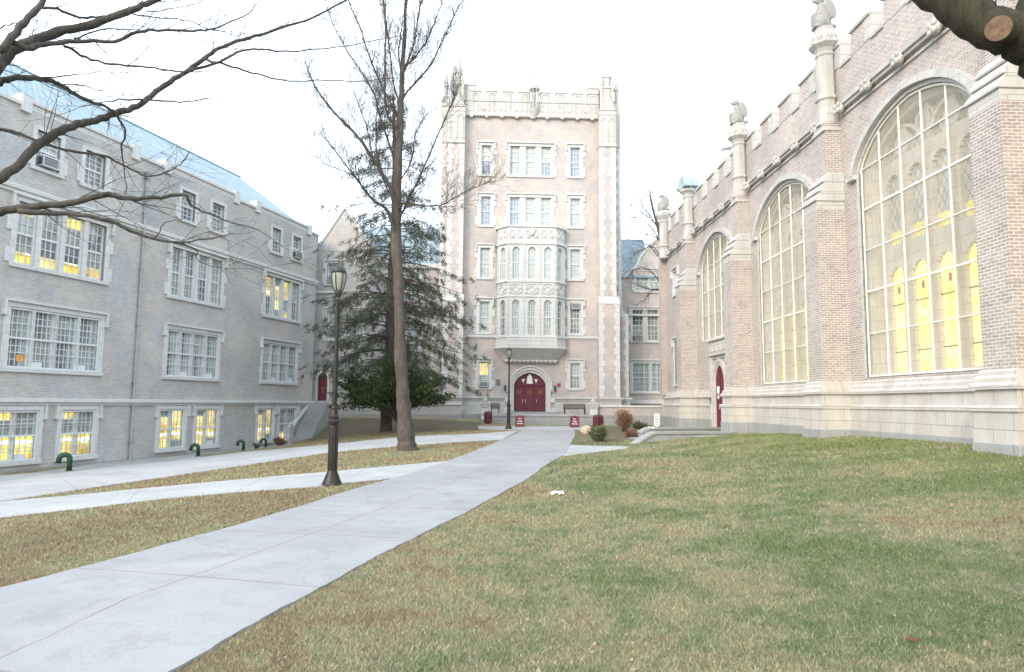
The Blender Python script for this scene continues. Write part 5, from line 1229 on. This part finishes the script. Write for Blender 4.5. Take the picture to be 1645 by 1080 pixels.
# --- bare tree reaching in from the left; its trunk stands just outside the frame
rng = random.Random(11)
tx, ty = -8.2, 6.3; tz = zt1(tx, ty)
T1 = empty('bare_tree', (0,0,0), 0, 'dark bare branches of a near tree reaching in from the upper left', 'tree')
mb = MB(); mb.tube([(tx,ty,tz-.2),(tx,ty,tz+.3),(tx+.05,ty,2.2),(tx+.2,ty+.05,3.6),(tx+.3,ty+.2,5.5),(tx+.2,ty+.5,8.5),(tx+.4,ty+.8,11)], [.42,.30,.26,.24,.19,.12,.04], 14); mb.build('trunk', BARK_N, T1, smooth=True, uv=False)
big = MB(); tw = MB()
def px_of(p):      # only used to start limbs at the trunk
    return p
limbs = [
 ([(0,289),(31,263),(61,232),(98,211),(131,199),(153,194),(183,183),(214,174),(235,159),(266,136),(293,119),(327,96),(351,79),(382,66),(420,56),(459,42),(498,30),(553,2),(600,-30)], 7.3, 9.5, 20, 2.5, 3.0, 2),
 ([(305,115),(354,99),(388,82),(414,79),(450,82),(498,80),(548,75),(618,62)], 8.5, 9.6, 6, 1.5, None, 1),
 ([(327,96),(354,102),(382,110),(414,120),(463,130),(523,129),(570,131),(613,127)], 8.6, 9.8, 5, 1.5, None, 1),
 ([(229,162),(200,160),(162,165),(130,172)], 8.2, 8.0, 4, 1.5, None, 1), ([(240,160),(290,165),(330,159),(354,159)], 8.2, 8.8, 4, 1.2, None, 1),
 ([(-8,112),(0,102),(18,83),(49,69),(92,50),(137,43),(171,31),(214,15),(244,3),(290,-20)], 6.6, 7.6, 27, 9, 4.6, 2),
 ([(0,82),(27,52),(46,27),(67,6),(80,-25)], 6.6, 7.0, 15, 10, None, 1),
 ([(67,13),(92,15),(122,26),(147,29),(183,24)], 6.8, 7.3, 6, 4, None, 1), ([(0,45),(20,38),(46,30)], 6.6, 6.8, 3, 2, 4.9, 0), ([(20,70),(50,78),(61,72),(101,69),(122,66),(183,66),(220,52),(266,49),(321,50),(351,43),(391,27),(412,6)], 6.7, 7.8, 13, 1.5, None, 2),
 ([(104,73),(131,89),(168,101),(214,107),(260,111),(296,116)], 7.2, 8.0, 5.5, 3, None, 1), ([(119,63),(153,50),(195,47),(220,47),(244,34)], 7.0, 7.4, 4, 1.2, None, 1),
 ([(214,24),(260,29),(296,32),(336,46),(373,56)], 7.3, 7.8, 3, 1.3, None, 1), ([(235,18),(281,14),(324,2)], 7.3, 7.6, 2.5, 1.2, None, 1),
 ([(0,132),(24,125),(49,127),(76,128),(101,139),(128,156),(159,168),(183,180),(189,189),(202,211),(196,238),(199,266),(203,306)], 7.0, 8.4, 13, 1.5, 3.9, 1),
 ([(70,125),(107,122),(147,116),(183,116)], 7.3, 7.6, 3.5, 1, None, 1), ([(104,136),(131,137),(159,145),(196,148)], 7.4, 7.7, 3, 1, None, 1),
 ([(0,209),(24,212),(61,228),(89,237),(122,244),(165,249),(189,261),(214,275),(241,283),(269,276),(290,264),(302,247)], 7.8, 8.4, 7.5, 1.8, 3.2, 1),
 ([(0,341),(50,332),(110,327),(175,314),(209,319),(250,318),(294,314),(309,331),(349,349),(414,369)], 6.4, 7.2, 17, 1.8, 2.8, 1),
 ([(30,341),(70,342),(110,344),(175,354),(219,376),(279,389),(319,386),(359,379)], 6.4, 7.0, 12, 2, None, 1), ([(249,384),(258,366),(269,356),(294,353)], 6.7, 7.0, 3, 1, None, 0), ([(281,389),(300,394),(317,404),(320,421),(373,432)], 6.8, 7.2, 3, 1, None, 1),
]
for s, Y0, Y1, w0, w1, root, lv in limbs:
    pts, rd = traced(poly(s, Y0, Y1, w0*.86, w1*.86), 4, rng, .006)
    if root is not None:
        st0 = Vector((tx+.15, ty+.05, root+.3)); e = pts[0]; m1 = st0.lerp(e, .5)+Vector((0,0,.12)); pts = [st0, m1]+pts; rd = [max(rd[0]*1.5,.03), rd[0]*1.2]+rd
    big.tube(pts, rd, 8)
    if lv:
        for k in range(int(len(pts)*(.48 if lv == 2 else .3))):
            i = rng.randint(3, len(pts)-2); dd = (pts[i+1]-pts[i]).normalized(); sd_ = dd.orthogonal().normalized(); sd_.rotate(Matrix.Rotation(rng.uniform(0,6.28),3,dd))
            o_ = []; grow(rng, pts[i], dd*.8+sd_*.7, rng.uniform(.3,.9), min(rd[i]*.4,.0055), 1, o_, bias=(.05,.03,.05), nch=(1,3))
            for a, b_ in o_: tw.tube(a, [max(x,.0016) for x in b_], 4, cap=False)
        o_ = []; dd = (pts[-1]-pts[-2]).normalized(); grow(rng, pts[-1], dd, rng.uniform(.4,.9), rd[-1]*.9, 1, o_, bias=(.05,0,.02), nch=(2,3))
        for a, b_ in o_: tw.tube(a, [max(x,.0016) for x in b_], 4, cap=False)
big.build('branches', BARK_N, T1, smooth=True, uv=False); tw.build('twigs', BARK_N, T1, uv=False)

# --- big mossy limb at the upper right, trunk just outside the frame
T2 = empty('mossy_tree', (0,0,0), 0, 'thick dark mossy tree limb with a pale sawn stub in the top right corner', 'tree')
mb = MB(); rr2 = random.Random(5)
pts, rd = traced([(1340,-150,4.6,40),(1440,-68,4.4,56),(1520,-5,4.2,62),(1570,33,4.1,64),(1628,58,4.0,70),(1705,80,4.0,90),(1800,140,4.0,120),(1850,330,4.0,160),(1860,600,4.0,190)], 5, rr2, .006)
g_ = Vector((pts[-1].x, pts[-1].y, zt1(pts[-1].x, pts[-1].y)-.2)); mb.tube(pts+[g_+Vector((0,0,.5)), g_], rd+[.36,.5], 20)
mb.build('trunk', BARK_M, T2, smooth=True, uv=False)
mb = MB(); pts, rd = traced([(1705,120,4.0,70),(1672,85,4.0,72),(1668,30,4.05,66),(1690,-60,4.2,54),(1760,-220,4.4,40)], 4, rr2, .005); mb.tube(pts, rd, 16)
a = at(1618,52,3.98); b_ = at(1604,46,3.84); 
mb.tube([a+(a-b_)*.6, a, b_], [.11,.09,.075], 16, cap=True)
for px, py in ((1520,-5),(1480,-30)):
    o_ = []; grow(rr2, at(px,py,4.2), (.2,.1,.9), .9, .01, 2, o_, nch=(2,4))
    for a1, b1 in o_: mb.tube(a1, [max(x,.002) for x in b1], 5)
for (px0,py0,px1,py1) in ((1598,18,1602,-20),(1600,12,1588,-10)): mb.tube([at(px0,py0,4.0), at(px1,py1,4.0)], [.006,.003], 5)
mb.build('branches', BARK_M, T2, smooth=True, uv=False)
d = (b_-a).normalized(); mb = MB(); n = 18; sx_ = d.orthogonal().normalized(); sy_ = d.cross(sx_); prev = None
for k, rr in enumerate((.0,.02,.04,.06,.074,.080)):
    pass
ring = lambda rr, h: [tuple(b_+d*h+(sx_*math.cos(2*math.pi*i/n)+sy_*math.sin(2*math.pi*i/n))*rr) for i in range(n)]
m_, t_, b__ = newmat('sawn_wood'); vs = nd(t_, 'ShaderNodeVectorMath', operation='SUBTRACT'); t_.links.new(geo(t_), vs.inputs[0]); vs.inputs[1].default_value = tuple(b_+sx_*.01)
vl = nd(t_, 'ShaderNodeVectorMath', operation='LENGTH'); t_.links.new(vs.outputs[0], vl.inputs[0]); w_ = math_(t_, 'SINE', math_(t_, 'ADD', math_(t_, 'MULTIPLY', vl.outputs['Value'], 900), math_(t_, 'MULTIPLY', noise(t_, geo(t_), 30), 6)))
c_ = mixc(t_, math_(t_, 'MULTIPLY', math_(t_, 'ADD', w_, 1.0), .35), ramp(t_, noise(t_, geo(t_), 25, 5), [(.35, (.10,.06,.04)), (.65, (.27,.18,.11))]), (.12,.085,.06)); t_.links.new(c_, b__.inputs['Base Color']); b__.inputs['Roughness'].default_value = .9; CUT = m_
R0, R1_, R2_ = ring(.074,-.01), ring(.070,.006), ring(.04,.009)
for i in range(n):
    j = (i+1) % n; mb.face([R0[i],R0[j],R1_[j],R1_[i]]); mb.face([R1_[i],R1_[j],R2_[j],R2_[i]])
mb.face(R2_); mb.build('sawn_stub', CUT, T2, smooth=True, uv=False)

# --- tall bare tree in the lawn strip
p = ground_at(655,724); YC = p.y; T3 = empty('tall_bare_tree', (0,0,0), 0, 'tall leafless grey tree rising in front of the dark conifer', 'tree'); rg = random.Random(21)
tr = [(655,735,YC,44),(654,724,YC,36),(653,712,YC,29),(651,690,YC,25),(648,640,YC,21.5),(645,600,YC,19.5),(642,520,YC,17),(640,450,YC,16.5),(637,400,YC,16.5),(637,330,YC,16),(640,260,YC,13),(643,200,YC,11),(645,150,YC,9),(646,110,YC,7.5),(650,60,YC+.2,6),(652,0,YC+.4,5),(655,-60,YC+.6,4),(650,-150,YC+.6,2)]
mb = MB(); pts, rd = traced(tr, 4, rg, .008); mb.tube(pts, rd, 14)
for k in range(7):           # root flare
    an = k*.9; b0 = Vector((p.x+.30*math.cos(an), p.y+.30*math.sin(an), p.z-.05)); mb.tube([Vector((p.x+.12*math.cos(an),p.y+.12*math.sin(an),p.z+.55)), Vector((p.x+.2*math.cos(an),p.y+.2*math.sin(an),p.z+.15)), b0, b0+Vector((.12*math.cos(an),.12*math.sin(an),-.08))], [.06,.11,.08,.03], 7)
mb.build('trunk', BARK_C, T3, smooth=True, uv=False)
br = [([(637,345),(627,302),(598,253),(567,211),(535,179),(507,141),(497,118),(488,90)], 10, 1.5, -1.5), ([(637,390),(623,341),(595,317),(574,288),(539,243),(514,211)], 9, 1.2, -2), ([(637,290),(635,264),(609,183),(602,155),(581,116),(553,74),(532,32),(520,-10)], 6, 1.2, .8),
 ([(641,250),(639,211),(620,176),(618,105),(620,53),(616,0),(612,-50)], 7, 2.5, -.6), ([(642,240),(642,197),(605,120),(581,53),(563,10),(550,-40)], 5, 2, 1.5), ([(643,200),(644,176),(630,123),(623,53),(613,-10)], 5, 2, .3),
 ([(639,360),(648,338),(662,310),(676,281),(700,225),(725,169),(729,151),(722,142)], 6, 1.8, -1.8), ([(641,215),(648,158),(683,116),(704,81),(725,35),(739,7),(760,-25)], 6, 1.5, 1.0), ([(644,150),(646,116),(662,81),(672,28),(678,0),(690,-40)], 5, 2, -.7),
 ([(645,140),(649,113),(679,77),(697,39),(711,0),(722,-40)], 4.5, 1.5, .9), ([(640,340),(651,327),(697,331),(732,317),(767,299),(792,292)], 5, 1, -2.4), ([(638,330),(620,300),(606,250),(604,200),(610,150),(616,120)], 4, 1.2, 2), ([(637,300),(660,260),(668,215),(690,180),(720,170)], 3.5, 1, 1.5),
 ([(645,120),(640,80),(648,30),(662,-30)], 4, 1.5, -.5), ([(580,295),(566,281),(540,270),(518,262)], 2.5, 1, -2.2), ([(598,253),(590,210),(572,160),(560,120)], 3, 1, 0)]
mb = MB(); tw = MB()
for s, w0, w1, dY in br:
    n = len(s); q = [(a, b_, YC+dY*(i/(n-1)), (w0+(w1-w0)*(i/(n-1))**.7)*.8) for i, (a, b_) in enumerate(s)]; pts, rd = traced(q, 4, rg, .012); mb.tube(pts, rd, 8)
    for k in range(int(len(pts)*2.3)):
        i = rg.randint(2, int(len(pts)*.86)); dd = (pts[i+1]-pts[i]).normalized(); sd_ = dd.orthogonal().normalized(); sd_.rotate(Matrix.Rotation(rg.uniform(0,6.28),3,dd))
        o_ = []; grow(rg, pts[i], dd*.9+sd_*.5, rg.uniform(.7,2.2)*(1.1-.6*i/len(pts)), min(rd[i]*.45,.012), 2, o_, bias=(0,0,.34), nch=(2,4))
        for a, b1 in o_: tw.tube(a, [max(x,.0032) for x in b1], 3, cap=False)
mb.build('branches', BARK_C, T3, smooth=True, uv=False); tw.build('twigs', BARK_C, T3, uv=False)

# --- conifer behind it
def conifer():
    g0 = ground_at(620,694); Y = g0.y; rg = random.Random(8); o = empty('conifer', (0,0,0), 0, 'tall dark green conifer with drooping branches behind the bare tree', 'tree')
    tr = [(620,700,Y,26),(620,690,Y,20),(622,640,Y,17),(627,560,Y,16),(629,480,Y,15),(632,400,Y,13),(634,330,Y,11),(634,260,Y,8),(633,200,Y,5),(631,150,Y,2)]
    mb = MB(); pts, rd = traced(tr, 3, rg, .01); mb.tube(pts, rd, 10); mb.build('trunk', BARK_S, o, smooth=True, uv=False)
    zs = [q.z for q in pts]; mb = MB(); P = []; N = []
    def axis(z): return Vector((float(np.interp(z, zs, [q.x for q in pts])), float(np.interp(z, zs, [q.y for q in pts])), z))
    z = 3.4; top = zs[-1]
    while z < top-.3:
        f = (z-3.4)/(top-3.4); Lm = 5.6*(1-f)**.62+.25
        if f < .10: Lm *= .8+f*2
        for k in range(rg.randint(3,5) if f < .6 else rg.randint(2,4)):
            an = rg.uniform(0, 6.28); L_ = Lm*rg.uniform(.55,1.12); d = Vector((math.cos(an), math.sin(an), 0)); a = axis(z+rg.uniform(-.15,.15)); n = 9; bp = []
            up = rg.uniform(.02,.22); dr = rg.uniform(.25,.5)
            for i in range(n+1):
                t = i/n; bp.append(a+d*L_*t+Vector((0,0,L_*(up*t-dr*t*t+.14*t**4)))+Vector((rg.gauss(0,.03),rg.gauss(0,.03),rg.gauss(0,.03))))
            mb.tube(bp, [max(.006,.035*(1-i/n)*(.4+L_/5)) for i in range(n+1)], 5, cap=False)
            sdv = Vector((-d.y,d.x,0))
            for i in range(2, n+1):
                for sg in (-1, 1):
                    if rg.random() < .38 or i < n*.35 and rg.random() < .5: continue
                    t = i/n; l2 = L_*.34*(1.15-t)*rg.uniform(.5,1.2)+.12; e = bp[i]+sdv*sg*l2*.8+d*l2*.6+Vector((0,0,-l2*rg.uniform(.25,.8)))
                    mb.tube([bp[i], bp[i].lerp(e,.5)+Vector((0,0,.04)), e], [.008,.006,.003], 3, cap=False)
                    m_ = int((16+l2*112)*(1-.12*f))
                    for q in range(m_):
                        s = rg.random(); c = bp[i].lerp(e, s); c = c+Vector((rg.gauss(0,.05),rg.gauss(0,.05),-abs(rg.gauss(0,.10))))
                        P.append(c[:]); dv = (e-bp[i]).normalized()*.8+Vector((0,0,-.5)); N.append(dv[:])
            for q in range(10): c = bp[-1]+Vector((rg.gauss(0,.06),rg.gauss(0,.06),rg.gauss(0,.06))); P.append(c[:]); N.append((d.x,d.y,-.3))
        z += rg.uniform(.22,.36) if f < .35 else rg.uniform(.34,.52)
    mb.build('branches', BARK_S, o, uv=False); leafmesh('crown', np.array(P), np.array(N), .095, F_SPR, o, elong=4.8, rng=np.random.default_rng(4)); print('spruce leaves', len(P))
conifer()
def yew():
    Y = 34.5; rg = random.Random(4); o = empty('evergreen_bush', (0,0,0), 0, 'dense dark green evergreen bush spreading low around the conifer trunk', 'bush')
    g0 = ground_at(640,698); mb = MB(); base = Vector((g0.x, Y, zt1(g0.x, Y)-.1)); P = []; N = []
    sprays = []
    for k in range(150):
        an = rg.uniform(0, 6.28); w = rg.random()**.6; z0_ = rg.uniform(0,1)
        cx_ = at(628,650,Y).x; tgt = Vector((cx_+math.cos(an)*2.75*w, Y+math.sin(an)*1.7*w, base.z+1.45+1.25*w*rg.random()+2.1*z0_*(1-w**2)*rg.uniform(.5,1.1)-.1*w*w)); st_ = base+Vector((-.1,0,.6+rg.random()*.5)); mid = st_.lerp(tgt,.5)+Vector((0,0,.25))
        if k % 2 == 0: mb.tube([base+Vector((rg.uniform(-.1,.1),0,0)), st_, mid, tgt], [.07,.04,.02,.006], 5, cap=False)
        dv = (tgt-mid).normalized()
        for q in range(120):
            c = mid.lerp(tgt, rg.uniform(.25,1.15))+Vector((rg.gauss(0,.17),rg.gauss(0,.17),rg.gauss(0,.09))); P.append(c[:]); N.append((dv+Vector((0,0,.35)))[:])
        for q in range(45):
            c = tgt+dv*rg.uniform(0,.5)+Vector((rg.gauss(0,.07),rg.gauss(0,.07),rg.gauss(0,.05))); P.append(c[:]); N.append((dv+Vector((0,0,.3)))[:])
    mb.build('stems', BARK_S, o, uv=False); leafmesh('crown', np.array(P), np.array(N), .12, F_YEW, o, elong=2.6, rng=np.random.default_rng(9))
yew()
# --- bare tree beyond the hall corner
T5 = empty('distant_bare_tree', (0,0,0), 0, 'pale leafless tree behind the far corner of the brick hall', 'tree'); rg = random.Random(31); YB = 46.3
mb = MB(); tw = MB(); pts, rd = traced([(1085,690,YB,20),(1082,560,YB,16),(1076,460,YB,12),(1066,400,YB,9),(1056,360,YB,5),(1049,335,YB,3),(1043,310,YB,1)], 4, rg, .02); mb.tube(pts, rd, 8); mb.build('trunk', BARK_C, T5, smooth=True, uv=False); mb = MB()
for s in ([(1055,365),(1050,357),(1040,348),(1022,335),(1010,325)], [(1053,360),(1043,345),(1033,333),(1028,318)], [(1060,380),(1052,350),(1048,328),(1044,305)], [(1064,400),(1058,387),(1048,378),(1027,375),(1003,367)], [(1066,420),(1050,398),(1030,402),(1010,418)], [(1072,465),(1052,465),(1033,462),(1017,455)], [(1072,470),(1052,466),(1038,478),(1022,492)], [(1068,430),(1052,405),(1035,390),(1012,385)], [(1060,390),(1050,370),(1030,352),(1012,350)], [(1074,480),(1050,440),(1030,430),(1015,436)]):
    n = len(s); pts, rd = traced([(a, b_, YB+rg.uniform(-.6,.2)*i/n, 1.5*(1-i/n)+.35) for i, (a, b_) in enumerate(s)], 3, rg, .02); mb.tube(pts, rd, 6)
    for k in range(22):
        i = rg.randint(2, len(pts)-2); dd = (pts[i+1]-pts[i]).normalized(); o_ = []; sd_ = dd.orthogonal().normalized(); sd_.rotate(Matrix.Rotation(rg.uniform(0,6.28),3,dd)); grow(rg, pts[i], dd*.8+sd_*.5, rg.uniform(.6,1.5), .012, 1, o_, nch=(2,4))
        for a, b1 in o_: tw.tube(a, [max(x,.004) for x in b1], 3, cap=False)
mb.build('branches', BARK_C, T5, smooth=True, uv=False); tw.build('twigs', BARK_C, T5, uv=False)

# ------------------------------------------------------------------ grass blades and fallen leaves (stuff)
strip('bare_slope', [(500,673),(560,673),(620,673),(700,674),(772,678)], [(488,714),(560,711),(640,701),(700,697),(772,691)], SLOPE, .006, 60, 16)
def onpath(x, y):
    ok = np.zeros(len(x), bool)
    for A, B in PATHS[:5]+PATHS[6:7]:
        # inside test with the strip outline
        pol = np.concatenate([A, B[::-1]]); n = len(pol); inside = np.zeros(len(x), bool); j = n-1
        for i in range(n):
            xi, yi, xj, yj = pol[i,0], pol[i,1], pol[j,0], pol[j,1]
            c = ((yi > y) != (yj > y)) & (x < (xj-xi)*(y-yi)/(yj-yi+1e-12)+xi); inside ^= c; j = i
        ok |= inside
    return ok
def scatter(n, rmin, rmax, rg):
    # uniform in log-distance inside the view wedge, so that far grass is sparser
    r = rmin*(rmax/rmin)**rg.random(n); a = rg.uniform(-.80, .82, n); x = r*np.tan(a)*.95; y = r
    k = (np.abs(x) < 30); x, y = x[k], y[k]; q = ~onpath(x+rg.normal(0,.034,len(x)), y+rg.normal(0,.034,len(x))); return x[q], y[q]
rg = np.random.default_rng(3)
x, y = scatter(620000, 3.2, 37, rg)
keep = (y < 30) | (x < 4); inb = (x > 10.95-.032*y) & (y > 8); keep &= ~inb & ~((x < -17+(y-23)*.27+.4) & (y > 14)); keep &= (y < 37); x, y = x[keep], y[keep]
z = zt(x, y); n = len(x)
sc_ = np.clip(y/7, .8, 2.8); h = rg.uniform(.018,.048,n)*sc_**.5; w = .0042*sc_; an = rg.uniform(0, 6.28, n); ln = rg.uniform(.2,1.3,n)*h; la = rg.uniform(0, 6.28, n)
dx, dy = np.cos(an)*w, np.sin(an)*w
v = np.empty((n,3,3)); v[:,0] = np.stack([x-dx,y-dy,z-.004],1); v[:,1] = np.stack([x+dx,y+dy,z-.004],1); v[:,2] = np.stack([x+np.cos(la)*ln,y+np.sin(la)*ln,z+h*.8],1)
me = bpy.data.meshes.new('grass'); me.vertices.add(3*n); me.vertices.foreach_set('co', v.ravel()); me.loops.add(3*n); me.loops.foreach_set('vertex_index', np.arange(3*n))
me.polygons.add(n); me.polygons.foreach_set('loop_start', np.arange(0,3*n,3)); me.polygons.foreach_set('loop_total', np.full(n,3)); me.materials.append(BLADE)
a3 = me.attributes.new('rnd', 'FLOAT', 'POINT'); a3.data.foreach_set('value', np.repeat(rg.random(n)**1.3,3)); me.update()
go = bpy.data.objects.new('grass', me); scene.collection.objects.link(go); tag(go, 'short patchy winter grass, tan and green, over the lawns', 'grass', kind='stuff'); print('blades', n)
x, y = scatter(2600, 3.4, 26, rg); k = ((x > -3) & (rg.random(len(x)) < .42)) | (rg.random(len(x)) < .2); k &= ~((x > 8.9) & (y > 10)); k &= ~((x < -17+(y-23)*.27+.4) & (y > 14)); x, y = x[k], y[k]; n = len(x)
lo = leafmesh('fallen_leaves', np.stack([x, y, zt(x,y)+.02],1), np.stack([rg.normal(0,1,n), rg.normal(0,1,n), rg.uniform(-.1,.35,n)],1), .030, F_LEAF, None, elong=2.0, jit=.9, rng=rg)
tag(lo, 'small dead leaves and bits of litter scattered over the lawn', 'fallen leaves', kind='stuff')
